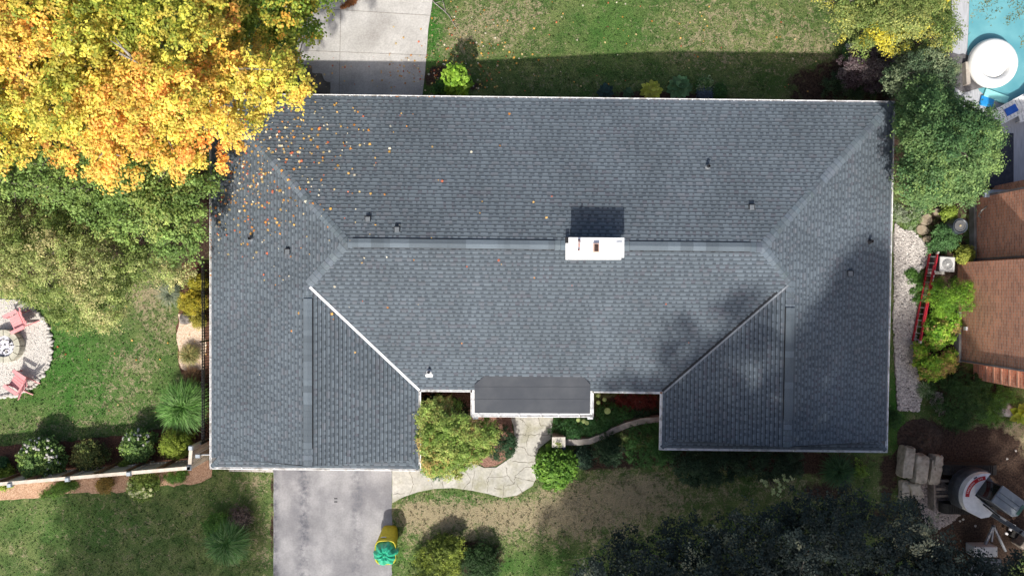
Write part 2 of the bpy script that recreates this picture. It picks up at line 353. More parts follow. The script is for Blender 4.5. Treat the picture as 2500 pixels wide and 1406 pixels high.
# ------------------------------------------------------------------ ground
def ground():
    xs = np.concatenate([-np.geomspace(400, 24.5, 14), np.arange(-24, 24.01, .16), np.geomspace(24.5, 400, 14)])
    ys = np.concatenate([-np.geomspace(400, 15.5, 14), np.arange(-15, 15.01, .16), np.geomspace(15.5, 400, 14)])
    X, Y = np.meshgrid(xs, ys); Z = np.vectorize(gz)(X, Y); nx, ny = len(xs), len(ys)
    V = np.stack([X, Y, Z], -1).reshape(-1, 3)
    i = np.arange(nx-1); j = np.arange(ny-1); I, J = np.meshgrid(i, j); a = (J*nx+I).ravel()
    Fc = np.stack([a, a+1, a+nx+1, a+nx], 1)
    me = bpy.data.meshes.new('ground'); me.vertices.add(len(V)); me.vertices.foreach_set('co', V.astype(np.float32).ravel())
    me.loops.add(Fc.size); me.loops.foreach_set('vertex_index', Fc.astype(np.int32).ravel())
    me.polygons.add(len(Fc)); me.polygons.foreach_set('loop_start', np.arange(0, Fc.size, 4, dtype=np.int32)); me.update(calc_edges=True)
    PX = X/H*F+1250; PY = CY-Y/H*F
    rng = np.random.default_rng(5)
    def field(bl, d0=0.):
        A = np.full(X.shape, d0)
        for (px, py, rx, ry, v) in bl: A = A+v*np.exp(-(((PX-px)/rx)**2+((PY-py)/ry)**2))
        return A
    dry = field([(1190, 60, 100, 70, .5), (1330, 130, 70, 40, .15), (1110, 110, 50, 50, .3), (1480, 60, 110, 90, -.1), (1700, 60, 120, 90, .3), (1860, 60, 140, 90, .3), (2000, 100, 80, 70, .4), (1290, 20, 60, 50, .35),
                 (1060, 1255, 90, 40, .9), (1230, 1258, 120, 38, 1.1), (1390, 1240, 90, 60, .9), (1540, 1220, 90, 70, .6), (1010, 1300, 40, 40, .3), (1180, 1320, 140, 30, .3),
                 (360, 720, 50, 50, .8), (330, 880, 60, 40, .45), (300, 970, 70, 60, .35), (120, 1040, 260, 30, .2), (400, 800, 50, 40, .4), (620, 1180, 40, 30, .5), (2480, 1090, 90, 80, .9), (1010, 1250, 40, 30, .4), (2400, 1060, 60, 30, .4), (640, 1330, 30, 90, .3), (330, 1290, 120, 60, .15), (2220, 1160, 60, 60, .2),  # blobs on the right-edge dirt paint the sunlit ground paler
                 (1620, 1200, 200, 60, .45), (1950, 1190, 100, 60, .3), (1480, 1300, 120, 60, .3)], .1)
    lush = field([(200, 950, 220, 120, .5), (130, 830, 120, 110, .5), (1300, 1380, 200, 40, .4), (1060, 80, 22, 120, .9), (1500, 60, 90, 90, .45), (2185, 1000, 30, 120, .8), (200, 1280, 150, 60, .35), (1100, 1215, 60, 14, .5), (1245, 1222, 40, 12, .6), (980, 1360, 30, 40, .5)], .1)
    soil = field([(1085, 195, 55, 32, 1.1), (1160, 215, 60, 20, .6), (1640, 228, 190, 16, 1.2), (2000, 200, 90, 60, .9), (2150, 150, 110, 90, 1.0), (2300, 200, 90, 120, 1.0), (2330, 400, 120, 150, 1.1), (2220, 330, 50, 200, 1.0),
                  (250, 560, 250, 130, .9), (60, 600, 200, 130, .6), (480, 540, 40, 120, 1.), (1090, 1000, 90, 60, 1.2), (1560, 1010, 190, 60, 1.3), (1700, 1120, 220, 22, 1.2), (1950, 1130, 180, 30, 1.2), (2010, 1200, 80, 30, .9), (1450, 1120, 90, 30, 1.2),
                  (2310, 640, 60, 90, 1.), (2300, 820, 60, 130, 1.2), (2380, 960, 110, 50, 1.2), (2245, 1075, 48, 42, 1.6), (2330, 1110, 90, 60, 1.3), (2430, 1090, 60, 50, .9), (2420, 1220, 160, 110, 1.6), (2350, 1330, 130, 90, 1.5), (2140, 1260, 60, 60, .5),
                  (1170, 1360, 80, 60, .9), (1080, 1370, 60, 50, .8), (590, 1300, 50, 60, .6), (2170, 1160, 22, 50, .8), (100, 250, 700, 260, .6), (664, 1290, 5, 160, .8), (662, 1180, 4, 20, .8), (962, 1300, 4, 60, .5)], 0.)
    globals()['FIELDS'] = (xs, ys, dry, lush, soil)
    for nm, A in (('Dry', dry), ('Lush', lush), ('Soil', soil)):
        at = me.attributes.new(nm, 'FLOAT', 'POINT'); at.data.foreach_set('value', A.astype(np.float32).ravel())
    m = bpy.data.materials.new('lawn'); m.use_nodes = True; N = m.node_tree.nodes; L = m.node_tree.links; p = N['Principled BSDF']
    p.inputs['Roughness'].default_value = .85; p.inputs['Specular IOR Level'].default_value = .15
    tc = N.new('ShaderNodeTexCoord')
    def nz(s, d=4, dist=0.):
        n = N.new('ShaderNodeTexNoise'); n.inputs['Scale'].default_value = s; n.inputs['Detail'].default_value = d; n.inputs['Distortion'].default_value = dist
        L.new(tc.outputs['Object'], n.inputs['Vector']); return n.outputs['Fac']
    def ramp(i, a, b, ca, cb):
        r = N.new('ShaderNodeValToRGB'); r.color_ramp.elements[0].position = a; r.color_ramp.elements[1].position = b
        r.color_ramp.elements[0].color = (*ca, 1); r.color_ramp.elements[1].color = (*cb, 1); L.new(i, r.inputs[0]); return r.outputs[0]
    def mix(f, a, b, mode='MIX'):
        x = N.new('ShaderNodeMix'); x.data_type = 'RGBA'; x.blend_type = mode
        if isinstance(f, float): x.inputs[0].default_value = f
        else: L.new(f, x.inputs[0])
        L.new(a, x.inputs[6])
        if isinstance(b, tuple): x.inputs[7].default_value = (*b, 1)
        else: L.new(b, x.inputs[7])
        return x.outputs[2]
    def math_(op, a, b=None, clamp=False):
        x = N.new('ShaderNodeMath'); x.operation = op; x.use_clamp = clamp
        for k, v in enumerate((a, b)):
            if v is None: continue
            if isinstance(v, (int, float)): x.inputs[k].default_value = v
            else: L.new(v, x.inputs[k])
        return x.outputs[0]
    def att(n):
        a = N.new('ShaderNodeAttribute'); a.attribute_name = n; return a.outputs['Fac']
    g1 = ramp(nz(1.3, 6, .6), .36, .66, (.062, .105, .03), (.145, .17, .065))
    g1 = mix(att('Lush'), g1, (.035, .13, .018))
    fine = ramp(nz(22, 6, .4), .3, .7, (.6, .6, .6), (1.45, 1.45, 1.35)); g1 = mix(1., g1, fine, 'MULTIPLY')
    tan = ramp(nz(30, 4), .3, .72, (.24, .185, .115), (.5, .4, .28))
    k = math_('ADD', math_('ADD', att('Dry'), math_('MULTIPLY', math_('SUBTRACT', nz(3.2, 7, 1.2), .5), 2.3)), math_('MULTIPLY', math_('SUBTRACT', nz(17, 5, .6), .5), 2.2))
    k = math_('MULTIPLY', math_('SUBTRACT', k, .32), 1.7, True)
    c = mix(math_('MULTIPLY', k, .74), g1, tan)
    so = ramp(nz(14, 8, .3), .32, .7, (.022, .014, .01), (.085, .055, .04))
    ks = math_('MULTIPLY', math_('SUBTRACT', math_('ADD', att('Soil'), math_('MULTIPLY', math_('SUBTRACT', nz(4, 6, .8), .5), 1.0)), .5), 4., True)
    c = mix(ks, c, so); L.new(c, p.inputs['Base Color'])
    bp = N.new('ShaderNodeBump'); bp.inputs['Strength'].default_value = .9; bp.inputs['Distance'].default_value = .05
    L.new(nz(26, 5, .5), bp.inputs['Height']); L.new(bp.outputs[0], p.inputs['Normal'])
    me.materials.append(m); o = bpy.data.objects.new('ground', me); col.objects.link(o); o['kind'] = 'structure'
ground()
def struct(name, mb, m, **k):
    o = mb.build(name, m, **k); o['kind'] = 'structure'; return o
CONC = mat('concrete', (.42, .405, .38), (.52, .505, .48), 1.6, .9, .25, bscale=60, c3=(.33, .315, .295), s3=.8, detail=9, grain=(18, .14))
# back driveway
pts = [(1070, -260), (1062, -20), (1056, 30), (1048, 80), (1044, 140), (1040, 190), (1034, 240), (1028, 330), (735, 330), (732, 120), (700, 40), (690, -260)]
pts_back = pts; BEDS = []; back = poly_px(pts); struct('back_driveway', MB().sheet(back, lambda x, y: gz(x, y)+.03), CONC)
JOINT = mat('joint', (.2, .19, .17), (.3, .28, .25), 8, .95)
mb = MB()
for a, b in (((735, 131), (1046, 143)), ((790, 31), (1052, 47)), ((838, 0), (832, 330)), ((740, -80), (1062, -66))):
    A, B = W(*a), W(*b); mb.bar((A[0], A[1], gz(A[0], A[1])+.031), (B[0], B[1], gz(B[0], B[1])+.031), .02, .008)
struct('back_driveway_joints', mb, JOINT)
DAMP = mat('damp_concrete', (.1, .085, .07), (.17, .15, .125), 3, .55, .1)
pts = [(735, 165), (752, 165), (768, 168), (768, 185), (792, 188), (798, 204), (812, 208), (814, 300), (735, 300)]
struct('damp_patch', MB().sheet(rough_poly(poly_px(pts), .12, .02, 3), lambda x, y: gz(x, y)+.036), DAMP)
# front asphalt driveway
ASPH = mat('driveway_asphalt', (.2, .198, .206), (.3, .296, .302), 1.1, .85, .3, bscale=70, c3=(.18, .178, .19), s3=.95, stretch=(1., .8, 1), detail=12, mixlo=.36, mixhi=.58, grain=(14, .1))
struct('front_driveway', MB().sheet(rough_poly(poly_px([(668, 1100), (957, 1100), (957, 1640), (668, 1640)]), .2, .015, 4), lambda x, y: .012), ASPH)
def tracks(m):
    N = m.node_tree.nodes; L = m.node_tree.links; p = N['Principled BSDF']; src = p.inputs['Base Color'].links[0].from_socket
    tc = N.new('ShaderNodeTexCoord'); sp = N.new('ShaderNodeSeparateXYZ'); L.new(tc.outputs['Object'], sp.inputs[0]); tot = None
    def M(op, a, b=None, cl=False):
        x = N.new('ShaderNodeMath'); x.operation = op; x.use_clamp = cl
        for k, v in enumerate((a, b)):
            if v is None: continue
            if isinstance(v, (int, float)): x.inputs[k].default_value = v
            else: L.new(v, x.inputs[k])
        return x.outputs[0]
    for x0, wd, am in ((W(742, 0)[0], .32, 1.), (W(872, 0)[0], .3, .75), (W(672, 0)[0], .16, 1.)):
        q = M('DIVIDE', M('SUBTRACT', sp.outputs['X'], x0), wd); g = M('MULTIPLY', M('POWER', 2.718, M('MULTIPLY', M('MULTIPLY', q, q), -1.)), am); tot = g if tot is None else M('ADD', tot, g)
    n = N.new('ShaderNodeTexNoise'); n.inputs['Scale'].default_value = 2.2; n.inputs['Detail'].default_value = 12; n.inputs['Roughness'].default_value = .72; L.new(tc.outputs['Object'], n.inputs['Vector'])
    k = M('MULTIPLY', M('MULTIPLY', M('SUBTRACT', n.outputs['Fac'], .41), 5., True), tot, True)
    mx = N.new('ShaderNodeMix'); mx.data_type = 'RGBA'; L.new(M('MULTIPLY', k, .9), mx.inputs[0]); L.new(src, mx.inputs[6]); mx.inputs[7].default_value = (.075, .077, .095, 1); L.new(mx.outputs[2], p.inputs['Base Color'])
tracks(ASPH)
mb = MB()
for (px, py) in ((820, 1216), (820, 1224)): x_, y_, _ = W(px, py, 0); mb.box((x_, y_, .018), (.13, .05, .006))
struct('driveway_marks', mb, mat('dark_mark', (.05, .05, .055), None, 4))
struct('garage_apron', MB().sheet(poly_px([(560, 1100), (667, 1100), (667, 1152), (560, 1150)]), lambda x, y: .02), CONC)
# front walk
walk = [(958, 1100), (1120, 1100), (1150, 1128), (1182, 1141), (1212, 1140), (1246, 1117), (1258, 1085), (1254, 1040), (1240, 1000), (1240, 940), (1352, 940), (1350, 1020), (1345, 1070), (1314, 1095), (1306, 1120), (1312, 1160), (1300, 1185),
        (1262, 1208), (1226, 1214), (1190, 1204), (1150, 1196), (1105, 1190), (1060, 1192), (1020, 1200), (985, 1212), (958, 1227)]
STONE = mat('walk_stone', (.38, .37, .33), (.48, .465, .42), 1.6, .85, .2, bscale=40, c3=(.32, .31, .23), s3=1.3, detail=9, grain=(12, .16))
struct('front_walk', MB().sheet(poly_px(walk), lambda x, y: .035), STONE)
# cracks between the paving slabs
mb = MB(); rr = random.Random(4)
cr = [((1056, 1170), (1054, 1194)), ((1080, 1170), (1082, 1192)), ((1158, 1150), (1150, 1196)), ((1188, 1175), (1202, 1145)), ((1190, 1200), (1192, 1165), (1240, 1160), (1255, 1180)), ((1240, 1160), (1235, 1140)), ((1255, 1163), (1308, 1176)), ((1228, 1213), (1230, 1185), (1255, 1180), (1258, 1160)),
      ((1205, 1190), (1228, 1195)), ((1258, 1160), (1285, 1138), (1308, 1140)), ((1262, 1090), (1280, 1092), (1290, 1110), (1306, 1112)), ((1258, 1060), (1290, 1062), (1310, 1060), (1347, 1060)), ((1290, 1062), (1285, 1090)), ((1270, 1020), (1290, 1040), (1282, 1062)), ((1280, 985), (1276, 1030)), ((1310, 1000), (1320, 1040), (1348, 1038)), ((1250, 1125), (1290, 1128), (1306, 1125)),
      ((960, 1205), (988, 1203)), ((1275, 1205), (1262, 1180)), ((1130, 1140), (1150, 1170), (1128, 1196)), ((1000, 1150), (1010, 1180), (1000, 1206)), ((1310, 960), (1312, 1000), (1348, 1002)), ((1245, 1000), (1280, 1005), (1310, 1000))]
for c in cr:
    P = []
    for i in range(len(c)-1):
        for k in range(5):
            t = k/5; P.append((c[i][0]*(1-t)+c[i+1][0]*t+rr.uniform(-1.6, 1.6), c[i][1]*(1-t)+c[i+1][1]*t+rr.uniform(-1.6, 1.6)))
    P.append(c[-1])
    for a, b in zip(P, P[1:]):
        A, B = W(*a), W(*b); mb.bar((A[0], A[1], .036), (B[0], B[1], .036), rr.uniform(.008, .022), .008)
struct('front_walk_joints', mb, mat('crack', (.1, .09, .07), (.2, .18, .14), 8, .95))
# garden wall (thin curved stone wall)
MULCH = mat('bark_mulch', (.05, .022, .014), (.15, .07, .045), 26, .95, .9, bscale=50)
TANM = mat('wood_chips', (.3, .17, .1), (.56, .38, .26), 24, .95, .9, bscale=45)
def bed(name, pts, m, z=.02, amp=.05, seed=2):
    BEDS.append(pts); return struct(name, MB().sheet(rough_poly(poly_px(pts), .22, amp, seed), lambda x, y: z), m)
bed('mulch_bed', [(-120, 1088), (40, 1086), (160, 1078), (300, 1062), (395, 1045), (440, 1040), (520, 1060), (520, 1100), (480, 1130), (300, 1152), (150, 1175), (-120, 1200)], MULCH)
bed('wood_chip_bed', [(-120, 1178), (150, 1168), (300, 1152), (480, 1128), (512, 1120), (520, 1160), (480, 1182), (380, 1188), (300, 1200), (170, 1205), (90, 1216), (-120, 1232)], TANM, .024, .06, 5)
bed('side_bed', [(445, 640), (540, 640), (540, 1100), (500, 1110), (452, 1060), (448, 960), (440, 900), (433, 800), (440, 740)], MULCH, .016, .06, 7)
bed('side_bed_chips', [(437, 770), (500, 765), (505, 850), (500, 905), (440, 900), (434, 830)], mat('pale_chips', (.45, .32, .22), (.72, .58, .45), 22, .95, .8, bscale=40), .022, .06, 8)
bed('entry_bed', [(1020, 945), (1160, 945), (1240, 980), (1252, 1040), (1254, 1088), (1244, 1114), (1212, 1137), (1184, 1138), (1150, 1120), (1120, 1100), (1020, 1100)], mat('red_mulch', (.14, .07, .05), (.34, .2, .15), 22, .95, .8, bscale=45), .04, .03, 9)
# gravel circle of the fire pit
cx, cy, _ = W(8, 848)
circ = [(cx+1.95*math.cos(a)*1.0, cy+1.98*math.sin(a)) for a in [i*math.pi/40 for i in range(80)]]
GRAV = mat('fine_gravel', (.42, .4, .37), (.6, .57, .53), 34, .9, .8, bscale=44)
struct('gravel_circle', MB().sheet(rough_poly(circ, .1, .04, 3), lambda x, y: .015), GRAV)
# neighbour's deck, pool
DECK = mat('composite_deck', (.34, .35, .37), (.46, .47, .5), 3, .7, .1, stretch=(14, .6, 1))
WATER = mat('pool_water', (.1, .3, .35), (.15, .38, .42), 1.2, .08, .12, bscale=6, spec=.5)
struct('pool_deck', MB().sheet(poly_px([(2325, -300), (3300, -300), (3300, 452), (2405, 458), (2395, 300), (2330, 250), (2322, 60)]), lambda x, y: .03), DECK)
pool = smooth_poly(poly_px([(2372, -300), (2364, 60), (2358, 150), (2380, 215), (2420, 250), (2490, 262), (3000, 262), (3000, -300)]), 1)
struct('pool_water', MB().sheet(pool, lambda x, y: .045), WATER)

# ------------------------------------------------------------------ the house
house = thing('house', 'long grey shingled bungalow with white gutters and a white chimney cap', 'house', (0, 0, 0))
ZE = 2.5
out_px = [(511, 227), (511.5, 1145), (1027.5, 1150), (1027.5, 956), (1612, 961.5), (1609.5, 1098.5), (2167.5, 1105), (2185.5, 247)]
OUT = [W(a, b, ZE)[:2] for a, b in out_px]
def offset(poly, d):
    n = len(poly); o = []
    for i in range(n):
        p, q, r = Vector(poly[i-1]), Vector(poly[i]), Vector(poly[(i+1) % n])
        e1 = (q-p).normalized(); e2 = (r-q).normalized(); n1 = Vector((-e1.y, e1.x)); n2 = Vector((-e2.y, e2.x))
        a = p+n1*d; b = q+n2*d; cr = e1.x*e2.y-e1.y*e2.x; t = ((b-a).x*e2.y-(b-a).y*e2.x)/cr
        o.append(tuple(a+e1*t))
    return o
EAVE = offset(OUT, .085)
class Plane:
    def __init__(s, a, b, t):
        s.a = Vector(a); s.u = (Vector(b)-s.a).normalized(); s.n = Vector((-s.u.y, s.u.x)); s.t = t
        s.co = (s.n.x*t, s.n.y*t, ZE-s.a.dot(s.n)*t)       # z = cx*x+cy*y+c
    def z(s, x, y): return s.co[0]*x+s.co[1]*y+s.co[2]
    def loc(s, x, y): d = Vector((x, y))-s.a; return (d.dot(s.u), d.dot(s.n))
def meet(*pl):
    A = np.array([[p.co[0], p.co[1], -1] for p in pl]); b = np.array([-p.co[2] for p in pl]); return tuple(np.linalg.solve(A, b))
PW = Plane(EAVE[0], EAVE[1], .302); PS1 = Plane(EAVE[1], EAVE[2], .30); PLE = Plane(EAVE[2], EAVE[3], .315)
PS = Plane(EAVE[3], EAVE[4], .309); PRW = Plane(EAVE[4], EAVE[5], .306); PS2 = Plane(EAVE[5], EAVE[6], .30)
PE = Plane(EAVE[6], EAVE[7], .306); PN = Plane(EAVE[7], EAVE[0], .297)
P_ = meet(PN, PS, PW); Q_ = meet(PN, PS, PE); R1 = meet(PW, PS, PLE); R2 = meet(PE, PS, PRW)
def at_skirt(plA, plS, dist):         # point where plA's surface crosses the line dist inside the skirt eave, at skirt height
    A = np.array([[plA.co[0], plA.co[1], -1], [plS.co[0], plS.co[1], -1], [plS.n.x, plS.n.y, 0]]); b = np.array([-plA.co[2], -plS.co[2], plS.a.dot(plS.n)+dist])
    return tuple(np.linalg.solve(A, b))
def ridge_end(pa, pb, plS, dist):
    A = np.array([[pa.co[0], pa.co[1], -1], [pb.co[0], pb.co[1], -1], [plS.n.x, plS.n.y, 0]]); b = np.array([-pa.co[2], -pb.co[2], plS.a.dot(plS.n)+dist])
    return tuple(np.linalg.solve(A, b))
SK = .36
K1, K2 = at_skirt(PW, PS1, SK), at_skirt(PLE, PS1, SK); E1 = ridge_end(PW, PLE, PS1, SK)
K3, K4 = at_skirt(PRW, PS2, SK), at_skirt(PE, PS2, SK); E2 = ridge_end(PRW, PE, PS2, SK)
def clip(poly, P):
    """Sutherland-Hodgman, P convex ccw"""
    out = poly
    for i in range(len(P)):
        a, b = P[i], P[(i+1) % len(P)]; ex, ey = b[0]-a[0], b[1]-a[1]; inp = out; out = []
        if not inp: return []
        f = lambda p: ex*(p[1]-a[1])-ey*(p[0]-a[0])
        for j in range(len(inp)):
            p, q = inp[j-1], inp[j]; fp, fq = f(p), f(q)
            if (fp >= 0) != (fq >= 0):
                t = fp/(fp-fq); out.append((p[0]+(q[0]-p[0])*t, p[1]+(q[1]-p[1])*t))
            if fq >= 0: out.append(q)
    return out
roof = MB().prism(offset(OUT, .1), ZE-.05, ZE-.02).build('roof', mat('roof_deck', (.1, .1, .1), (.14, .14, .14), 8), house)
def shingles(pl, polys, seed, thick=.017, tabt=.009):
    rr = random.Random(seed); mb = MB(); EX = .138
    polys = [[pl.loc(*p[:2]) for p in P] for P in polys]
    us = [p[0] for P in polys for p in P]; wmax = max(p[1] for P in polys for p in P); u0, u1 = min(us), max(us)
    def put(ua, ub, wa, wb, k, extra, c, riser=True):
        w0 = k*EX
        for P in polys:
            q = clip([(ua, wa), (ub, wa), (ub, wb), (ua, wb)], P)
            if len(q) < 3: continue
            vs = []
            for (u, w_) in q:
                z = pl.z(0, 0)*0+ZE+pl.t*w_+thick*(1-(w_-w0)/EX)+.004+extra
                xy = pl.a+pl.u*u+pl.n*w_; vs.append((xy.x, xy.y, z))
            mb.add(vs, [tuple(range(len(vs)))], c)
            if riser:
                lo = [i for i in range(len(q)) if abs(q[i][1]-wa) < 1e-6]
                if len(lo) >= 2:
                    i, j = sorted(lo, key=lambda i: q[i][0])[0], sorted(lo, key=lambda i: q[i][0])[-1]
                    A, B = vs[i], vs[j]; h_ = thick+extra
                    mb.add([(A[0], A[1], A[2]-h_), (B[0], B[1], B[2]-h_), B, A], [(0, 1, 2, 3)], tuple(x*.35 for x in c))  # riser colour darkened to paint the shadow line
    k = 0
    while k*EX < wmax:
        wa = k*EX; wb = min(wa+EX, wmax)
        u = u0-rr.uniform(0, 1)
        while u < u1:                              # shingle backing, about a metre long each
            L_ = rr.uniform(.45, .95); s = rr.uniform(.92, 1.1); pu = rr.random()
            s = 1+(s-1)*.6; c = (.079*s, .098*s, .118*s) if pu < .84 else ((.089*s, .098*s, .118*s) if pu < .93 else (.087*s, .108*s, .127*s))
            put(u, u+L_, wa, wb, k, 0, c); put(u, u+L_, wb-.024, wb, k, .0012, tuple(x*.34 for x in c), False); u += L_  # dark top strip: printed shadow band, also painting the shade under the next course
        u = u0-rr.uniform(0, .4)
        while u < u1:                              # laminated tabs
            L_ = rr.choice((.09, .12, .16, .2, .26)); s = rr.uniform(.93, 1.09); c = (.126*s, .154*s, .180*s) if rr.random() < .86 else (.13*s, .148*s, .172*s)
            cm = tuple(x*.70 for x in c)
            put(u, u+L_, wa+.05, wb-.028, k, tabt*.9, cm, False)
            put(u, u+L_, wa-.010, wa+.046, k, tabt, c); u += L_+rr.choice((.06, .09, .12, .16))
        k += 1
    return mb.build('shingle_slope', SHING, roof)
def band(P, yv): return P
xR = R1[:2]
WP = [EAVE[0], EAVE[1], K1[:2], E1[:2], R1[:2], P_[:2]]
def split_us(poly, pts, pl):
    us = sorted(pl.loc(*p[:2])[0] for p in pts); q = [pl.loc(*a[:2]) for a in poly]; res = []
    lo = q
    for u in us:
        a = clip_concave(lo, u, -1); lo = clip_concave(lo, u, 1)
        if len(a) > 2: res.append(a)
    res.append(lo)
    return [[tuple(pl.a+pl.u*a+pl.n*b) for a, b in L_] for L_ in res]
def split_h(poly, p, pl):
    """split polygon by the line through p running up the slope, so both pieces are convex"""
    u = pl.loc(*p[:2])[0]; q = [pl.loc(*a[:2]) for a in poly]
    lo = clip_concave(q, u, -1); hi = clip_concave(q, u, 1)
    back_ = lambda L_: [tuple(pl.a+pl.u*a+pl.n*b) for a, b in L_]
    return [back_(lo), back_(hi)]
def clip_concave(poly, u, s):
    out = []
    for j in range(len(poly)):
        p, q = poly[j-1], poly[j]; fp, fq = s*(p[0]-u), s*(q[0]-u)
        if (fp > 0) != (fq > 0) and abs(fp-fq) > 1e-9:
            t = fp/(fp-fq); out.append((u, p[1]+(q[1]-p[1])*t))
        if fq >= 0: out.append(q)
    return out
shingles(PW, split_us(WP, [R1, K1], PW), 1)
shingles(PE, split_us([EAVE[6], EAVE[7], Q_[:2], R2[:2], E2[:2], K4[:2]], [R2, K4], PE), 2)
shingles(PN, [[EAVE[7], EAVE[0], P_[:2], Q_[:2]]], 3)
shingles(PS, [[EAVE[3], EAVE[4], R2[:2], Q_[:2], P_[:2], R1[:2]]], 4)
shingles(PLE, split_us([EAVE[2], EAVE[3], R1[:2], E1[:2], K2[:2]], [K2], PLE), 5)
shingles(PRW, split_us([EAVE[4], EAVE[5], K3[:2], E2[:2], R2[:2]], [K3], PRW), 6)
shingles(PS1, [[EAVE[1], EAVE[2], K2[:2], K1[:2]]], 7); shingles(PS2, [[EAVE[5], EAVE[6], K4[:2], K3[:2]]], 8)
for ka, kb, e in ((K1, K2, E1), (K3, K4, E2)):
    MB().add([ka, kb, e], [(0, 1, 2)]).add([(a[0], a[1]+.03, a[2]-.02) for a in (ka, e, kb)], [(0, 1, 2)]).build('gable_wall', mat('gable_siding', (.2, .21, .22), (.26, .27, .28), 5, .7), house)
# ridge and hip caps
CAPC = (.112, .138, .162)
def cap(a, b, pa, pb, wd=.3, seed=1, lift=.022, step=.2):
    a, b = Vector(a), Vector(b); rr = random.Random(seed); L_ = (b.xy-a.xy).length; d = (b.xy-a.xy)/L_; nrm = Vector((-d.y, d.x)); mb = MB()
    zf = lambda x, y: min(pa.z(x, y), pb.z(x, y))
    n = max(1, round(L_/step)); s = 1.; pal_ = 0
    for k in range(n):
        t0, t1 = k/n, (k+1)/n+.12/n
        if rr.random() < .5: s = rr.choice((.8, .9, 1.0, 1.06, 1.15))*rr.uniform(.97, 1.03)
        vs = []
        for t, up in ((t0, lift+.008), (min(1, t1), lift)):
            for o_ in (-wd/2, 0, wd/2):
                q = a.xy.lerp(b.xy, t)+nrm*o_; z = zf(q.x, q.y)+up; vs.append((q.x, q.y, z))
            # skirt edges
            for o_ in (-wd/2, wd/2):
                q = a.xy.lerp(b.xy, t)+nrm*o_; vs.append((q.x, q.y, zf(q.x, q.y)))
        mb.add(vs, [(0, 1, 6, 5), (1, 2, 7, 6), (3, 0, 5, 8), (2, 4, 9, 7), (0, 1, 2, 4, 3)], tuple(c*s*rr.uniform(.97, 1.03) for c in CAPC))
        vs = []
        for t in (t0, t0+.018/L_):
            for o_ in (-wd/2, 0, wd/2): q = a.xy.lerp(b.xy, t)+nrm*o_; vs.append((q.x, q.y, zf(q.x, q.y)+lift+.0105))
        mb.add(vs, [(0, 1, 4, 3), (1, 2, 5, 4)], tuple(c*.62 for c in CAPC))
    return mb.build('ridge_cap', SHING, roof)
cap(EAVE[0]+(ZE,), P_, PN, PW, .3, 1); cap(EAVE[7]+(ZE,), Q_, PN, PE, .32, 2); cap(R1, P_, PW, PS, .32, 3); cap(R2, Q_, PE, PS, .32, 4)
cap(P_, Q_, PN, PS, .33, 5, .03); cap(E1, R1, PW, PLE, .3, 6, .02); cap(E2, R2, PRW, PE, .3, 7, .02)
for a, b, p in ((EAVE[1], K1, (PW, PS1)), (EAVE[2], K2, (PLE, PS1)), (EAVE[5], K3, (PRW, PS2)), (EAVE[6], K4, (PE, PS2))): cap(a+(ZE,), b, p[0], p[1], .16, 9, .012)
def vent(a, b, pa, pb, t0, t1, wd=.31, seed=3):
    a, b = Vector(a), Vector(b); A, B = a.lerp(b, t0), a.lerp(b, t1); d = (B.xy-A.xy).normalized(); nr = Vector((-d.y, d.x)); zf = lambda x, y: min(pa.z(x, y), pb.z(x, y))
    dk = MB(); vs = []
    for q in (A, B):
        for o_, up in ((-wd/2-.018, .0), (-wd/2-.018, .045), (0, .05), (wd/2+.018, .045), (wd/2+.018, .0)):
            x, y = q.xy+nr*o_; vs.append((x, y, zf(x, y)+up))
    dk.add(vs, [(0, 1, 6, 5), (1, 2, 7, 6), (2, 3, 8, 7), (3, 4, 9, 8), (0, 4, 3, 2, 1), (5, 6, 7, 8, 9)])
    v = dk.build('ridge_vent', mat('vent_dark', (.012, .012, .014), (.02, .02, .022), 8, .8), roof)
    mb = MB(); rr = random.Random(seed); L_ = (B.xy-A.xy).length; n = round(L_/.22); s = 1
    for k in range(n):
        if rr.random() < .5: s = rr.choice((.82, .92, 1.02, 1.12))
        vs = []
        for t, up in ((k/n, .072), ((k+1.1)/n if k < n-1 else 1, .064)):
            for o_ in (-wd/2, 0, wd/2):
                q = A.xy.lerp(B.xy, min(t, 1))+nr*o_; vs.append((q.x, q.y, zf(q.x, q.y)+up))
        vs += [(x, y, z-.02) for x, y, z in vs]
        mb.add(vs, [(0, 1, 4, 3), (1, 2, 5, 4), (0, 3, 9, 6), (2, 8, 11, 5), (0, 6, 7, 8, 2, 1), (3, 4, 5, 11, 10, 9)], tuple(c*s for c in CAPC))
    mb.build('vent_cover', SHING, v)
vent(P_, Q_, PN, PS, .012, .50); vent(P_, Q_, PN, PS, .68, .972, seed=5); vent(R1, E1, PW, PLE, .075, .9, seed=6); vent(R2, E2, PE, PRW, .16, .83, seed=7)
# valleys
def valley(a, b, name, m, wd, off_=0., lift=.035, t0=0., t1=1.):
    a, b = Vector(a), Vector(b); A, B = a.lerp(b, t0), a.lerp(b, t1); d = (B-A).normalized(); nr = Vector((-d.y, d.x, 0)).normalized(); vs = []
    for q in (A, B):
        for o_ in (-wd/2, wd/2): p = q+nr*(o_+off_); vs.append((p.x, p.y, q.z+lift+abs(o_+off_)*.21))
    vs += [(x, y, z-.012) for x, y, z in vs]
    return MB().add(vs, [(0, 1, 3, 2), (4, 6, 7, 5), (0, 2, 6, 4), (1, 5, 7, 3), (0, 4, 5, 1), (2, 3, 7, 6)]).build(name, m, roof)
WHITE = mat('white_metal', (.72, .73, .74), (.8, .8, .8), 5, .42, 0, spec=.4)
WHITEG = mat('white_gutter', (.74, .74, .74), (.82, .82, .82), 7, .5, 0, c3=(.4, .38, .35), s3=5)
valley(R1, EAVE[3]+(ZE,), 'valley_flashing', WHITE, .085, 0, .03, .02, 1.01)
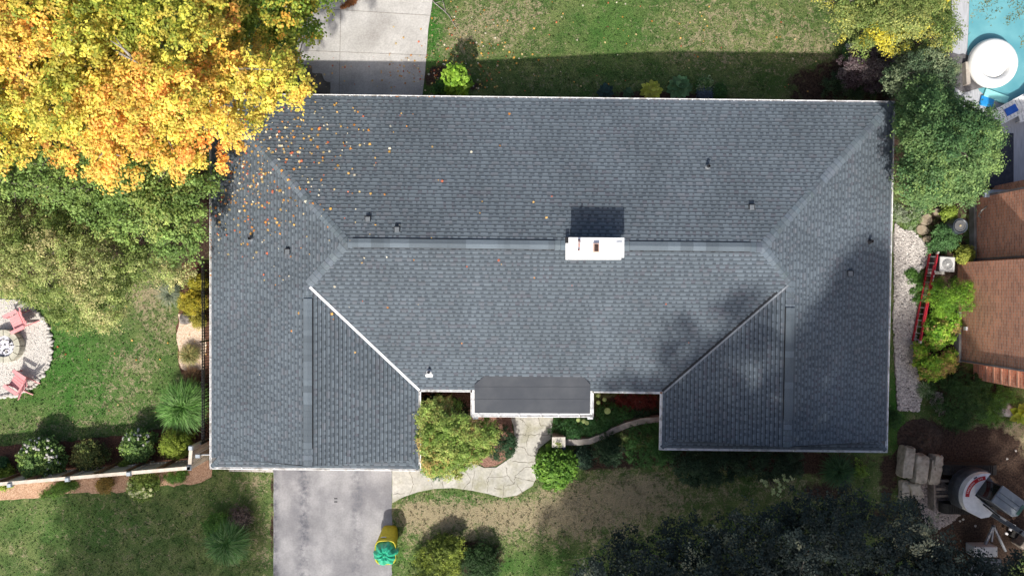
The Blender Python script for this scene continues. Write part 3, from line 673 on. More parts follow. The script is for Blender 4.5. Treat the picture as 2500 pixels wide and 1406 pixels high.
valley(R2, EAVE[4]+(ZE,), 'valley_flashing', mat('shade_toned_flashing', (.2, .22, .245), (.26, .28, .3), 6, .5), .055, .045, .03, .03, 1.0)  # flashing toned grey to paint this valley's shaded side
valley(R2, EAVE[4]+(ZE,), 'valley_shade_strip', mat('valley_painted_shade', (.012, .014, .018), (.02, .022, .026), 6, .8), .085, -.035, .03, .1, 1.0)  # dark strip painting the shade of the shingle edge along the valley
# gutters
def gutter(a, b, seed, zt=ZE-.01, dep=.11, hang=.62, wd=.085, parent=None):
    a, b = Vector(a), Vector(b); d = (b-a); L_ = d.length; d /= L_; n = Vector((-d.y, d.x)); vs = []
    prof = [(.0, -.085), (.0, .0), (.03, .0), (.03, -.012), (.012, -.02), (.012, -.07), (wd-.024, -.07), (wd-.024, .0), (wd, .0), (wd, -.085)]
    k = len(prof)
    for q in (a, b):
        for o_, z in prof: vs.append((q.x+n.x*o_, q.y+n.y*o_, zt+z))
    fs = [(i, (i+1) % k, (i+1) % k+k, i+k) for i in range(k)]
    g = MB().add(vs, fs+[(0, 1, 2, 3, 4, 5, 6, 7, 8, 9)][::-1]+[tuple(range(2*k-1, k-1, -1))]).build('gutter', WHITEG, parent or house)
    rr = random.Random(seed); t = .3; proto = None
    while t < L_-.15:
        p = a+d*t+n*(wd/2+.015)
        if proto is None:
            ang = math.atan2(d.y, d.x)
            proto = MB().box((0, 0, 0), (.035, wd+.02, .012), ang).build('gutter_hanger', WHITE, g, local=True); h_ = proto
        else: h_ = proto.copy(); col.objects.link(h_)
        h_.parent = g; h_.location = (p.x, p.y, zt+.008); t += hang*rr.uniform(.8, 1.2)
for i in range(8):
    if i == 3: continue
    gutter(OUT[i], OUT[(i+1) % 8], i, hang=.52 if i == 7 else 1.05)
# porch roof
pf = [W(a, b, 2.47)[:2] for a, b in ((1149, 958), (1149, 1017.5), (1449.5, 1019), (1449.5, 959.5))]
gutter(OUT[3], (pf[0][0], pf[0][1]+.02), 30, hang=.8); gutter((pf[3][0], pf[3][1]+.02), OUT[4], 31, hang=.95)
gutter(pf[0], pf[1], 32, 2.46, wd=.13); gutter(pf[1], pf[2], 33, 2.46, hang=.72); gutter(pf[2], pf[3], 34, 2.46, wd=.13)
pp = [W(a, b, 2.6)[:2] for a, b in ((1158.5, 938), (1158.5, 1009), (1441, 1010.5), (1441, 938), (1424, 918), (1184, 916))]
yb = pp[5][1]; zf = lambda x, y: 2.70+(y-yb)*.13
mb = MB(); vs = [(x, y, zf(x, y)) for x, y in pp]+[(x, y, zf(x, y)-.07) for x, y in pp]
mb.add(vs, [(0, 1, 2, 3, 4, 5), (11, 10, 9, 8, 7, 6)]+[(i, i+6, (i+1) % 6+6, (i+1) % 6) for i in range(6)])
mb.build('porch_roof', mat('roll_roofing', (.058, .064, .075), (.074, .08, .09), 2, .9, .3, bscale=120, c3=(.052, .058, .07), s3=.8), roof)
mb = MB()
for k in range(2): y_ = yb-.42-k*.46; mb.box(((pp[1][0]+pp[2][0])/2, y_, zf(0, y_)+.003), (pp[2][0]-pp[1][0]-.02, .015, .006))
mb.build('lap_seam', mat('seam', (.052, .058, .068), (.062, .068, .078), 6, .9), roof)
MB().prism([W(a, b, 2.4)[:2] for a, b in ((1153, 950), (1153, 1012), (1446, 1012), (1446, 950))], 2.36, 2.44).build('porch_soffit', WHITE, house)
for px in (1165, 1433):
    x, y, _ = W(px, 1003, 1.2); MB().box((x, y, 1.19), (.14, .14, 2.34)).box((x, y, .06), (.2, .2, .12)).box((x, y, 2.3), (.2, .2, .1)).build('porch_post', WHITE, house)
# walls, soffit, openings
BRICK = bpy.data.materials.new('brick'); BRICK.use_nodes = True
def brick_mat(m, vertical_axis='Z'):
    N = m.node_tree.nodes; L = m.node_tree.links; p = N['Principled BSDF']; tc = N.new('ShaderNodeTexCoord'); sp = N.new('ShaderNodeSeparateXYZ'); cb = N.new('ShaderNodeCombineXYZ')
    L.new(tc.outputs['Object'], sp.inputs[0]); ad = N.new('ShaderNodeMath'); L.new(sp.outputs['X'], ad.inputs[0]); L.new(sp.outputs['Y'], ad.inputs[1])
    L.new(ad.outputs[0], cb.inputs[0]); L.new(sp.outputs['Z'], cb.inputs[1])
    b = N.new('ShaderNodeTexBrick'); L.new(cb.outputs[0], b.inputs['Vector']); b.inputs['Scale'].default_value = 1; b.inputs['Brick Width'].default_value = .25; b.inputs['Row Height'].default_value = .085
    b.inputs['Mortar Size'].default_value = .009; b.inputs['Color1'].default_value = (.78, .35, .215, 1); b.inputs['Color2'].default_value = (.46, .19, .125, 1); b.inputs['Mortar'].default_value = (.7, .55, .44, 1); b.inputs['Bias'].default_value = -.1
    nz = N.new('ShaderNodeTexNoise'); nz.inputs['Scale'].default_value = .9; L.new(tc.outputs['Object'], nz.inputs['Vector']); r = N.new('ShaderNodeValToRGB'); r.color_ramp.elements[0].color = (.72, .72, .74, 1); r.color_ramp.elements[1].color = (1.25, 1.2, 1.15, 1); L.new(nz.outputs['Fac'], r.inputs[0])
    mx = N.new('ShaderNodeMix'); mx.data_type = 'RGBA'; mx.blend_type = 'MULTIPLY'; mx.inputs[0].default_value = 1; L.new(b.outputs['Color'], mx.inputs[6]); L.new(r.outputs[0], mx.inputs[7])
    L.new(mx.outputs[2], p.inputs['Base Color']); p.inputs['Roughness'].default_value = .85
    bp = N.new('ShaderNodeBump'); bp.inputs['Strength'].default_value = .4; bp.inputs['Distance'].default_value = .01; L.new(b.outputs['Fac'], bp.inputs['Height']); bp.invert = True; L.new(bp.outputs[0], p.inputs['Normal'])
brick_mat(BRICK)
WL = offset(OUT, .55)
MB().prism(WL, -.8, 2.36).build('wall', BRICK, house)
MB().prism(offset(OUT, .09), 2.36, 2.42).build('soffit', WHITE, house)
GLASS = mat('window_glass', (.03, .04, .05), (.05, .06, .07), 3, .08, spec=.6)
def window(x, y, wd, ang, z=1.4, ht=1.1):
    t = MB().box((x, y, z), (wd, .1, ht), ang).build('window', WHITE, house)
    MB().box((x, y, z), (wd-.12, .12, ht-.12), ang).build('pane', GLASS, t)
ny = (WL[7][1]+WL[0][1])/2
for px in (-6.2, 1.0, 4.6, 8.4):
    t = (px-WL[0][0])/(WL[7][0]-WL[0][0]); window(px, WL[0][1]+(WL[7][1]-WL[0][1])*t, 1.5, math.atan2(WL[7][1]-WL[0][1], WL[7][0]-WL[0][0]))
for px in (-2., 3.6): window(px, WL[3][1]-.0, 1.2, 0)
gx = (WL[1][0]+WL[2][0])/2; gy = (WL[1][1]+WL[2][1])/2
MB().box((gx, gy, 1.1), (4.6, .1, 2.15)).build('garage_door', WHITE, house)
dr = MB().box((.6, WL[3][1], 1.05), (.95, .12, 2.1)).build('front_door', mat('door_paint', (.12, .03, .03), None, 3), house); MB().box((.95, WL[3][1]-.08, 1.0), (.04, .06, .12)).build('handle', mat('steel', (.5, .5, .5), None, 3, .3, metal=1), dr)
window(9.7, (WL[5][1]+WL[6][1])/2, 2.2, 0)
# chimney
cw = W(1455.5, 604.5, 5.0); zt = 4.95
ch = MB(); ch.box((cw[0]+.0, cw[1]+.01, (3.9+zt)/2), (1.70, .58, zt-3.9)).build
chim = ch.build('chimney', mat('chimney_cladding', (.5, .52, .55), (.62, .63, .65), 4, .6), house)
x0, y0, _ = W(1388, 628.5, zt+.06); x1, y1, _ = W(1524, 580, zt+.06)
MB().box(((x0+x1)/2, (y0+y1)/2, zt+.035), (x1-x0, y1-y0, .07), -.008).build('chimney_cap', mat('white_cap', (.8, .8, .8), (.84, .84, .84), 4, .5), chim, bevel=.01)
fx, fy, _ = W(1456, 605, zt+.2)
fl = MB(); fl.box((fx, fy, zt+.13), (.19, .3, .15), 0, col_=None).build
FL = fl.build('flue_tile', mat('clay_flue', (.5, .34, .28), (.6, .42, .34), 9, .8), chim)
MB().box((fx, fy, zt+.208), (.14, .24, .01)).build('flue_opening', mat('soot', (.035, .02, .018), (.07, .045, .035), 12, .9), FL)
MB().box((fx+.77, fy+.14, zt+.1), (.2, .11, .05), 0).build('cap_plate', WHITE, chim)
px_, py_, _ = W(1413, 610, zt+.1)
MB().lathe([(.035, 0), (.035, .1), (.024, .1), (.024, .03), (0, .03)], (px_, py_, zt+.06), 14).tube([(px_, py_+.32, zt+.06), (px_, py_+.32, zt+.22), (px_, py_+.24, zt+.26), (px_, py_+.08, zt+.26)], .035, 10).build('flue_pipe', mat('rusty_pipe', (.3, .14, .12), (.5, .4, .38), 12, .6), chim, smooth=True)
sx, sy, _ = W(1385.5, 612, 4.3)
MB().box((sx-.01, sy, 4.2), (.1, .62, .09)).box((sx+.95, sy-.28, 4.25), (1.8, .06, .06)).build('flashing', WHITE, chim)
MB().box((sx-.02, sy+.36, 4.28), (.11, .2, .1)).build('flashing_patch', mat('vent_dark', (.012, .012, .014)), chim)
# roof vents and pipes
SH2 = mat('vent_paint', (.11, .125, .14), (.14, .155, .17), 6, .7); DK = MATS['vent_dark']
def zroof(px, py, pl):
    z = 3.
    for _ in range(8): x, y, _z = W(px, py, z); z = pl.z(x, y)
    return x, y, z
for px, py, pl in ((899, 535, PN), (970, 560, PN), (1834, 506, PN), (703, 614, PW), (2074, 667, PE)):
    x, y, z = zroof(px, py, pl); v = MB().box((x, y, z+.055), (.19, .19, .13)).build('roof_vent', DK, house)
    MB().box((x*.998, y*.998-.015, z+.127), (.16, .17, .016)).build('vent_lid', SH2, v)
BP = mat('black_pipe', (.02, .02, .022), (.035, .035, .04), 6, .5)
for px, py, pl in ((1727, 408, PN), (614, 583, PW), (2122, 590, PE), (1048, 907, PS)):
    x, y, z = zroof(px, py, pl); r = .055
    v = MB().lathe([(r*1.3, 0), (r, .07), (r, .24), (r*.72, .24), (r*.72, .05), (0, .05)], (x, y, z), 16).build('vent_pipe', BP, house, smooth=False)
    g = MATS.get('pipe_flashing') or mat('pipe_flashing', (.16, .18, .2), (.24, .26, .28), 8, .5)
    if px == 1048:
        MB().box((x, y-.14, z-.0), (.26, .1, .03), 0, 0, .3).lathe([(.11, 0), (.1, .05), (.07, .14), (.0, .14)], (x, y, z), 18).build('pipe_flashing', WHITE, v)
    else: MB().lathe([(.1, 0), (.09, .05), (.06, .12), (0, .12)], (x, y, z), 18).build('pipe_flashing', g if px != 2122 else BP, v)
# fallen leaves on the roof
rng = np.random.default_rng(3)
def scatter_px(n, sampler): return [sampler() for _ in range(n)]
rr = random.Random(9); P = []; C = []
lp = [(.72, .3, .06), (.8, .45, .1), (.8, .62, .3), (.68, .18, .09), (.85, .78, .6), (.8, .5, .16)]
def roofz(x, y):
    c = [PN.z(x, y), PW.z(x, y), PE.z(x, y)]
    z = min(c)
    s = PS.z(x, y)
    if x < R1[0]+4 and y < R1[1]: s = max(s, PLE.z(x, y)) if x < EAVE[3][0]+.3 else s
    if x > R2[0]-4.2 and y < R2[1]: s = max(s, PRW.z(x, y)) if x > EAVE[4][0]-.3 else s
    return min(z, s)
dens = []
while len(P) < 560:
    r_ = rr.random()
    if r_ < .62: px, py = rr.gauss(610, 75), rr.gauss(430, 90)
    elif r_ < .82: px, py = rr.gauss(730, 90), rr.gauss(300, 60)
    elif r_ < .93: px, py = rr.gauss(850, 170), rr.gauss(420, 150)
    elif r_ < .965: px, py = rr.gauss(800, 120), rr.gauss(560, 160)
    else: px, py = rr.uniform(540, 1700), rr.uniform(270, 930)
    if not (522 < px < 2160 and 246 < py < 940): continue
    x, y, _ = W(px, py, 3.3); z = roofz(x, y)+.03
    x, y, _ = W(px, py, z); P.append((x, y, roofz(x, y)+.032)); C.append(lp[rr.randrange(6)])
for _ in range(150):                         # leaves caught in the back gutter and along the west eave
    if rr.random() < .6: px, py = min(1060, 640+rr.expovariate(1/140)), rr.uniform(236.5, 243)
    else: px, py = rr.uniform(514, 524), rr.uniform(430, 680)
    x, y, _ = W(px, py, 2.5); P.append((x, y, 2.50)); C.append((.5, .2, .06) if rr.random() < .6 else lp[rr.randrange(6)])
P = np.array(P); C = np.array(C)*rng.uniform(.7, 1.15, (len(P), 1)); Nn = unit(np.array([0, 0, 1.])+rng.normal(size=P.shape)*.28)
def starleaf(P, Nn, s, C, name):
    n = len(P); t = unit(np.cross(Nn, rng.normal(size=(n, 3)))); b = np.cross(Nn, t); s = np.asarray(s)
    V = np.empty((n, 10, 3))
    for i in range(10):
        a = 2*math.pi*i/10; r = s*(.5 if i % 2 == 0 else .24); V[:, i] = P+t*(math.cos(a)*r)[:, None]+b*(math.sin(a)*r)[:, None]+Nn*(.12*r if i % 2 else -.0*r)[:, None]
    return npmesh(name, V.reshape(-1, 3), 10, C, LEAF)
o = starleaf(P, Nn, rng.choice([.055, .075, .1, .13], len(P)), C, 'roof_leaf_litter'); tag(o, 'orange and yellow maple leaves strewn over the left part of the roof', 'fallen leaves', kind='stuff')
# on the ground
P = []; C = []
for _ in range(420):
    r_ = rr.random()
    if r_ < .5: px, py = rr.gauss(1130, 90), rr.gauss(160, 55)
    elif r_ < .75: px, py = rr.uniform(1050, 2000), rr.uniform(5, 225)
    elif r_ < .88: px, py = rr.uniform(760, 1040), rr.gauss(190, 30)
    elif r_ < .95: px, py = rr.uniform(130, 430), rr.uniform(700, 1040)
    else: px, py = rr.uniform(450, 510), rr.uniform(640, 900)
    if not (1 < py < 1400) or (py > 226 and py < 400): continue
    x, y, z = G(px, py, .045); P.append((x, y, z)); C.append(lp[rr.randrange(6)])
for _ in range(300):
    px = 852+rr.gauss(0, 6)+rr.uniform(-10, 14); py = 10-(px-852)*.5+rr.gauss(0, 4); x, y, z = G(px, py, rr.uniform(.04, .07)); P.append((x, y, z)); C.append((.42, .17, .06))
P = np.array(P); C = np.array(C)*rng.uniform(.6, 1.1, (len(P), 1)); Nn = unit(np.array([0, 0, 1.])+rng.normal(size=P.shape)*.3)
o = starleaf(P, Nn, rng.uniform(.05, .12, len(P)), C, 'lawn_leaf_litter'); tag(o, 'dry leaves dotted over the lawns and back driveway', 'fallen leaves', kind='stuff')

# ------------------------------------------------------------------ trees
GOLD = [(.2, .25, .035), (.42, .4, .06), (.56, .44, .08), (.68, .41, .09), (.62, .25, .06)]
def gold(px, py, rr):
    t = .42+.16*math.sin(px/95+1.2)*math.cos(py/70)+rr.gauss(0, .13)
    if py < 130 and px > 60: t -= .22
    if px < 150 and 60 < py < 230: t += .3
    if py > 330 and px > 90: t += .2
    if px > 480 and py < 160: t += .18
    if px > 430 and py > 120: t += .12
    return max(0, min(1, t))
tree('maple_tree', 'large golden yellow maple overhanging the back left corner of the grey roof', 'tree', (-14.6, 8.6),
     [(-320, -320), (430, -320), (555, -60), (590, 20), (575, 110), (650, 120), (705, 150), (785, 175), (782, 240), (735, 262), (665, 262), (628, 285), (615, 335), (560, 360), (545, 405), (500, 395), (455, 425), (400, 400), (345, 410), (340, 462), (300, 470), (258, 462), (230, 420), (165, 425), (135, 385), (0, 392), (-320, 400)],
     5.2, 9.6, .72, GOLD, 21, r0=.3, nl=110, bark=GBARK, leaf=.125, clumps=16, per=27, rc=.29, cf=gold, spacing=1.18, zj=.8, wid=.62, span=240, fork=3.2, cj=.22, outw=.95)
tree('maple_tree', 'yellow green maple with a few orange tips over the back driveway', 'tree', (-8.6, 12.4),
     [(480, -320), (830, -320), (835, -60), (815, 5), (770, 50), (780, 95), (735, 150), (735, 175), (690, 150), (640, 105), (590, 110), (540, 30)],
     4., 7.2, .62, [(.05, .11, .02), (.13, .21, .03), (.24, .3, .045), (.38, .34, .05), (.6, .28, .05)], 22, r0=.16, nl=26, bark=GBARK, leaf=.12, clumps=14, per=22, rc=.3,
     cf=lambda px, py, r: max(0, min(1, .42+r.gauss(0, .1)+(.35 if px > 700 and py > 145 else 0))), spacing=1.25, wid=.8, zj=.6)
tree('walnut_tree', 'blue green leafy tree between the golden maple and the west eave', 'tree', (-13.6, 3.6),
     [(-320, 370), (520, 380), (522, 430), (505, 480), (508, 540), (500, 600), (470, 640), (390, 640), (300, 600), (150, 510), (40, 480), (-320, 470)],
     3.4, 5.6, .62, [(.08, .14, .035), (.14, .22, .055), (.2, .29, .075), (.27, .31, .09)], 23, r0=.18, nl=40, leaf=.12, clumps=11, per=22, rc=.32, spacing=1.25, wid=.6, zj=.55)
tree('locust_tree', 'olive green fine leaved tree beside the gravel circle on the left', 'tree', (-19., 1.4),
     [(-320, 450), (60, 470), (160, 500), (300, 590), (390, 630), (470, 640), (480, 680), (430, 705), (345, 700), (322, 720), (300, 790), (285, 822), (225, 800), (140, 815), (112, 770), (70, 735), (0, 728), (-320, 720)],
     2.6, 5.0, .55, [(.1, .145, .035), (.19, .245, .065), (.28, .32, .11), (.36, .32, .15)], 24, r0=.2, nl=50, leaf=.085, clumps=15, per=30, rc=.26, spacing=1.22, wid=.55, zj=.5)
tree('pear_tree', 'rounded mid green tree beside the east eave of the grey roof', 'tree', (17.6, 5.2),
     [(2190, 300), (2198, 235), (2240, 185), (2290, 200), (2325, 240), (2385, 252), (2425, 285), (2450, 335), (2425, 370), (2440, 400), (2405, 425), (2395, 470), (2330, 500), (2300, 488), (2250, 510), (2205, 495), (2184, 440), (2196, 370)],
 2.2, 5.6, .42, [(.045, .1, .035), (.09, .16, .055), (.14, .22, .075), (.2, .29, .09)], 25, r0=.17, nl=34, leaf=.1, clumps=18, per=22, rc=.25, spacing=1.12, wid=.6, zj=.4, span=150)
tree('serviceberry_tree', 'silvery green loose tree against the back right corner of the lawn', 'tree', (15.4, 7.6),
     [(2150, 200), (2175, 150), (2240, 115), (2300, 125), (2335, 160), (2330, 215), (2290, 240), (2240, 230), (2190, 240)],
     2.2, 4.2, .45, [(.06, .1, .05), (.13, .17, .09), (.2, .24, .13)], 26, r0=.1, nl=16, leaf=.08, clumps=22, per=14, rc=.18, spacing=1.15, wid=.55)
tree('lilac_tree', 'big yellow green shrub tree with a bright yellow heart at the top right', 'tree', (14.6, 10.6),
     [(2010, -320), (2345, -320), (2325, 40), (2335, 100), (2300, 135), (2240, 125), (2180, 135), (2110, 130), (2062, 120), (2040, 60), (2000, 10)],
     1.9, 3.8, .5, [(.08, .13, .03), (.17, .22, .06), (.28, .3, .1), (.55, .48, .05)], 27, r0=.12, nl=26, leaf=.085, clumps=14, per=24, rc=.26, spacing=1.15, wid=.6,
     cf=lambda px, py, r: max(0, min(1, .35+r.gauss(0, .17)+(.55 if math.hypot(px-2140, py-88) < 42 else 0))))
shrub('ninebark_shrub', 'dark purple leaved shrub at the back right edge of the lawn', 'shrub', 2125, 165, 75, 1.7, [(.05, .03, .035), (.11, .08, .09), (.17, .14, .14)], 28, leaf=.07, poly=[(2050, 150), (2090, 120), (2150, 125), (2195, 150), (2190, 200), (2140, 215), (2070, 210)])
shrub('shade_shrub', 'dark green shrub squeezed behind the north east roof corner', 'shrub', 2100, 215, 60, 1.2, [(.02, .04, .018), (.05, .08, .035)], 281, leaf=.06, poly=[(2020, 190), (2070, 180), (2160, 195), (2180, 232), (2080, 238), (2010, 232)])
shrub('rose_shrub', 'low green shrub with white blooms below the yellow green shrub tree', 'shrub', 2085, 128, 24, .9, [(.05, .13, .03), (.1, .22, .06), (.5, .5, .45)], 29, leaf=.07)
tree('honeylocust_tree', 'sparse hanging olive branches above the turquoise pool', 'tree', (19.4, 13.6),
     [(2345, -320), (2800, -320), (2800, 40), (2560, 50), (2500, 100), (2470, 75), (2440, 60), (2425, 85), (2400, 70), (2385, 50), (2350, 55), (2340, 0)],
     5.2, 6.6, .45, [(.06, .08, .03), (.14, .14, .05), (.24, .19, .08)], 30, r0=.14, nl=18, leaf=.09, clumps=8, per=9, rc=.24, spacing=1.5, wid=.35, layers=1, zj=.2)
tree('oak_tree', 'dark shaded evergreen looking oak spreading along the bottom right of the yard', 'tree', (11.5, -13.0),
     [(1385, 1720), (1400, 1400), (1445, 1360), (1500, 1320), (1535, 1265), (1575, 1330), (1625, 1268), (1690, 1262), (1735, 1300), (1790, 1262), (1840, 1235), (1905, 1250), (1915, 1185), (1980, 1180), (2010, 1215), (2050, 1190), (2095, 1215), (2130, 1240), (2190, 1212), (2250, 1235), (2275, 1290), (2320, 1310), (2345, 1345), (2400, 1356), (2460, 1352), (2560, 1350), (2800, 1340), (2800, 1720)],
     4.6, 7.6, .6, [(.018, .028, .024), (.03, .042, .036), (.048, .062, .05), (.26, .26, .16)], 31, cf=lambda px, py, r: (.95 if min(math.hypot(px-a, py-b) for a, b in ((1715, 1375), (1765, 1345), (1660, 1385), (2215, 1330), (2235, 1300), (1985, 1395), (2490, 1390))) < 24 else r.random()*.62), r0=.3, nl=50, leaf=.095, clumps=14, per=24, rc=.28, spacing=1.18, wid=.7, zj=.7, span=160)  # pale boughs at set points paint in sunlit sprigs
# tall trees beyond the bottom of the picture: their shade falls over the front lawn and the right wing
def shade_tree(x, y, h, r, seed, label, n=60, z0=4., per=14):
    t = thing('street_tree', label, 'tree', (x, y, 0)); rr = random.Random(seed); B = []
    while len(B) < n:
        a, q, z = rr.uniform(0, 6.283), math.sqrt(rr.random()), rr.uniform(z0, h)
        e = math.sin(math.pi*min(1, (z-z0+.8)/(h-z0+.9))**.8)
        B.append((x+math.cos(a)*q*r*e, y+math.sin(a)*q*r*e, z, 1.1, rr.random()))
    mb = MB(); mb.tube([(x, y, -.1), (x, y, h*.3), (x+.2, y, h*.6), (x, y+.1, h*.9)], [.36, .28, .18, .06], 10); limbs(mb, (x, y, h*.35), B, 20, .2, seed); mb.build('trunk', BARK, t, smooth=True)
    foliage('crown', t, B, leaf=.27, clumps=26, per=per, rc=.42, pal=[(.03, .07, .02), (.07, .12, .03)], seed=seed)
shade_tree(4.6, -21.8, 26.0, 4.2, 41, 'tall poplar beyond the front lawn, nearest the walk', 50, 13., 7)
shade_tree(8.8, -22.4, 27.5, 4.6, 42, 'tallest poplar beyond the front lawn, opposite the right wing', 74, 13., 7)
shade_tree(12.4, -22.8, 22.5, 3.5, 43, 'tall poplar beyond the front lawn, facing the east eave', 54, 12., 7)
shade_tree(5.0, -27.8, 26.0, 4.6, 46, 'poplar in the second row beyond the front lawn, left of centre', 90, 12.)
shade_tree(9.8, -28.4, 26.5, 4.8, 47, 'poplar in the second row beyond the front lawn, in the middle', 90, 12.)
shade_tree(13.6, -28.6, 24.0, 4.0, 48, 'poplar in the second row beyond the front lawn, on the right', 60, 12.)
shade_tree(.4, -29.6, 24.0, 3.6, 50, 'poplar beyond the asphalt driveway and the front lawn', 60, 12., 9)
shade_tree(-19.2, -26.4, 21.0, 3.2, 44, 'poplar beyond the lawn at the far lower left', 50, 11., 7)
shade_tree(-15.6, -27.6, 21.5, 3.3, 49, 'poplar beyond the lawn left of the asphalt driveway', 50, 11., 7)
# ------------------------------------------------------------------ shrubs and garden plants
YG = [(.1, .15, .03), (.19, .24, .06), (.27, .29, .08), (.45, .26, .08)]
tree('japanese_maple', 'yellow green ornamental maple with pink tips in the front entry bed', 'tree', (-2.1, -5.6),
     [(1020, 990), (1060, 972), (1110, 975), (1150, 1025), (1195, 1020), (1214, 1050), (1208, 1085), (1180, 1112), (1145, 1140), (1130, 1162), (1075, 1166), (1035, 1150), (1022, 1100), (1012, 1050)],
     1.7, 2.9, .33, [(.11, .18, .03), (.19, .28, .06), (.28, .35, .09), (.4, .28, .1)], 51, r0=.07, nl=16, leaf=.075, clumps=15, per=20, rc=.17, spacing=1.12, wid=.6, zj=.15, span=70)
shrub('boxwood', 'dark green clipped boxwood mound between the entry bed and the stone walk', 'shrub', 1224, 1080, 37, .95, [(.02, .05, .022), (.035, .085, .035)], 52, leaf=.04, rc=.09, per=16, clumps=20, poly=[(1200, 1052), (1238, 1045), (1256, 1062), (1257, 1092), (1244, 1112), (1212, 1118), (1190, 1110), (1192, 1080)], bR=.2, cj=.1)
shrub('boxwood', 'dark green mound peeking out under the yellow green maple by the walk', 'shrub', 1060, 1135, 34, .6, [(.03, .08, .03), (.05, .12, .045)], 53, leaf=.045, rc=.1)
shrub('hydrangea', 'bright green leafy globe shrub beside the stone walk and the pillar', 'shrub', 1357, 1138, 50, 1.25, [(.05, .12, .015), (.09, .19, .025), (.14, .25, .035)], 54, leaf=.13, rc=.13, per=9, clumps=17, wid=.7, bR=.26, cj=.12)
shrub('yew_hedge', 'sheared green hedge between the porch and the curved garden wall', 'hedge', 1440, 1030, 60, .8, [(.02, .065, .018), (.045, .12, .03)], 55, leaf=.045, rc=.1, per=14, clumps=18, cj=.1,
      poly=[(1352, 1022), (1400, 1020), (1440, 1000), (1500, 985), (1535, 985), (1545, 1012), (1500, 1040), (1450, 1058), (1410, 1068), (1385, 1070), (1355, 1058)])
shrub('yew_hedge', 'square sheared green hedge tucked under the right wing corner', 'hedge', 1585, 1090, 60, 1.0, [(.025, .075, .018), (.05, .13, .03)], 56, leaf=.045, rc=.1, per=14, clumps=18, cj=.1,
      poly=[(1520, 1050), (1560, 1038), (1640, 1036), (1645, 1110), (1628, 1135), (1590, 1140), (1550, 1132), (1527, 1105)])
shrub('yew_globe', 'very dark green globe yew between the curved wall and the front lawn', 'shrub', 1487, 1098, 40, 1.1, [(.012, .03, .014), (.025, .055, .022)], 57, leaf=.045, rc=.1, per=14, clumps=18, cj=.1)
shrub('yew_globe', 'small dark bluish shrub touching the bright green globe', 'shrub', 1425, 1115, 26, .7, [(.012, .03, .018), (.03, .06, .035)], 58, leaf=.06)
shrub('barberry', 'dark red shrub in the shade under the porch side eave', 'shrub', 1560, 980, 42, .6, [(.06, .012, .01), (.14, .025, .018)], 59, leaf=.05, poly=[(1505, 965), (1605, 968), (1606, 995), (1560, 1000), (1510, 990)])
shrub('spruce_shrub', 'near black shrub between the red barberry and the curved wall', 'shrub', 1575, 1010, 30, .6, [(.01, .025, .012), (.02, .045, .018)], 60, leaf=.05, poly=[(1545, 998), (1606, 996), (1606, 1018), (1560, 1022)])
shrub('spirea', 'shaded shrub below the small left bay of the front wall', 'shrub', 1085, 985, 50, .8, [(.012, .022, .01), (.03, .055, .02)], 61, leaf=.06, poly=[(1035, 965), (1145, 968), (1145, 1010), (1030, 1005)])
def bloom(root, pts, r, c1, c2, seed):
    rr = random.Random(seed)
    m = mat('bloom_'+str(seed), c1, c2, 40, .8, .5)
    for (x, y, z) in pts:
        MB().blob((x, y, z), (r*rr.uniform(.75, 1.15), r*rr.uniform(.75, 1.15), r*.75), rr.randrange(999), .25, 2).build('flower_head', m, root, smooth=False)
def hyd(label, px, py, r, h, pal, seed, nb, br, c1, c2, ang=(0, 6.28), q0=.55, **k):
    t = shrub('hydrangea', label, 'shrub', px, py, r, h, pal, seed, **k); rr = random.Random(seed+77); x, y, z = t.location; P = []; sc = F/(H-h*.5)
    x, y, _ = W(px, py, h*.45)
    for _ in range(nb):
        a = rr.uniform(*ang); q = rr.uniform(q0, 1.0); P.append((x+math.cos(a)*q*r/sc, y+math.sin(a)*q*r/sc, h*(.25+.75*math.sqrt(max(.05, 1-q*q*.8)))))
    bloom(t, P, br, c1, c2, seed); return t
HG = [(.07, .13, .035), (.12, .2, .055), (.2, .29, .07)]
hyd('hydrangea with white blooms, the largest shrub in the dark mulch bed', 107, 1118, 54, 1.3, HG, 62, 40, .055, (.42, .4, .36), (.62, .6, .55), ang=(-.9, 3.0), leaf=.09)
hyd('round hydrangea with a rim of white blooms left of the tall grass tussock', 342, 1086, 40, 1.2, HG, 63, 34, .05, (.45, .44, .4), (.62, .6, .55), ang=(.2, 3.6), leaf=.09)
hyd('lime hydrangea covered with pale green balls in front of the wooden fence', 350, 1183, 33, .9, [(.1, .16, .03), (.2, .27, .06)], 64, 30, .075, (.42, .45, .2), (.55, .56, .32), ang=(2.6, 6.9), q0=.3, leaf=.08)
shrub('spirea', 'yellowing twiggy shrub between the two white hydrangeas', 'shrub', 222, 1112, 42, 1.0, [(.06, .09, .03), (.13, .16, .045), (.26, .24, .07)], 65, leaf=.06, clumps=11, per=9)
shrub('golden_cypress', 'chartreuse evergreen between the grass tussock and the wooden gate', 'shrub', 435, 1082, 37, 1.5, [(.12, .17, .02), (.2, .27, .035), (.28, .34, .05)], 66, leaf=.06, wid=.4)
shrub('golden_cypress', 'small chartreuse plant at the left end of the wooden fence', 'shrub', 15, 1166, 26, .6, [(.14, .2, .02), (.26, .32, .05)], 67, leaf=.07)
shrub('juniper', 'low green juniper spilling under the left part of the wooden fence', 'shrub', 150, 1190, 34, .4, [(.06, .13, .02), (.1, .19, .03)], 68, leaf=.07, wid=.35, poly=[(100, 1212), (130, 1185), (190, 1172), (182, 1195), (150, 1208)], bR=.15)
shrub('juniper', 'low green juniper spilling under the right part of the wooden fence', 'shrub', 430, 1165, 26, .4, [(.06, .13, .02), (.1, .19, .03)], 69, leaf=.07, wid=.35, poly=[(405, 1165), (420, 1155), (455, 1150), (448, 1168), (415, 1178)], bR=.14)
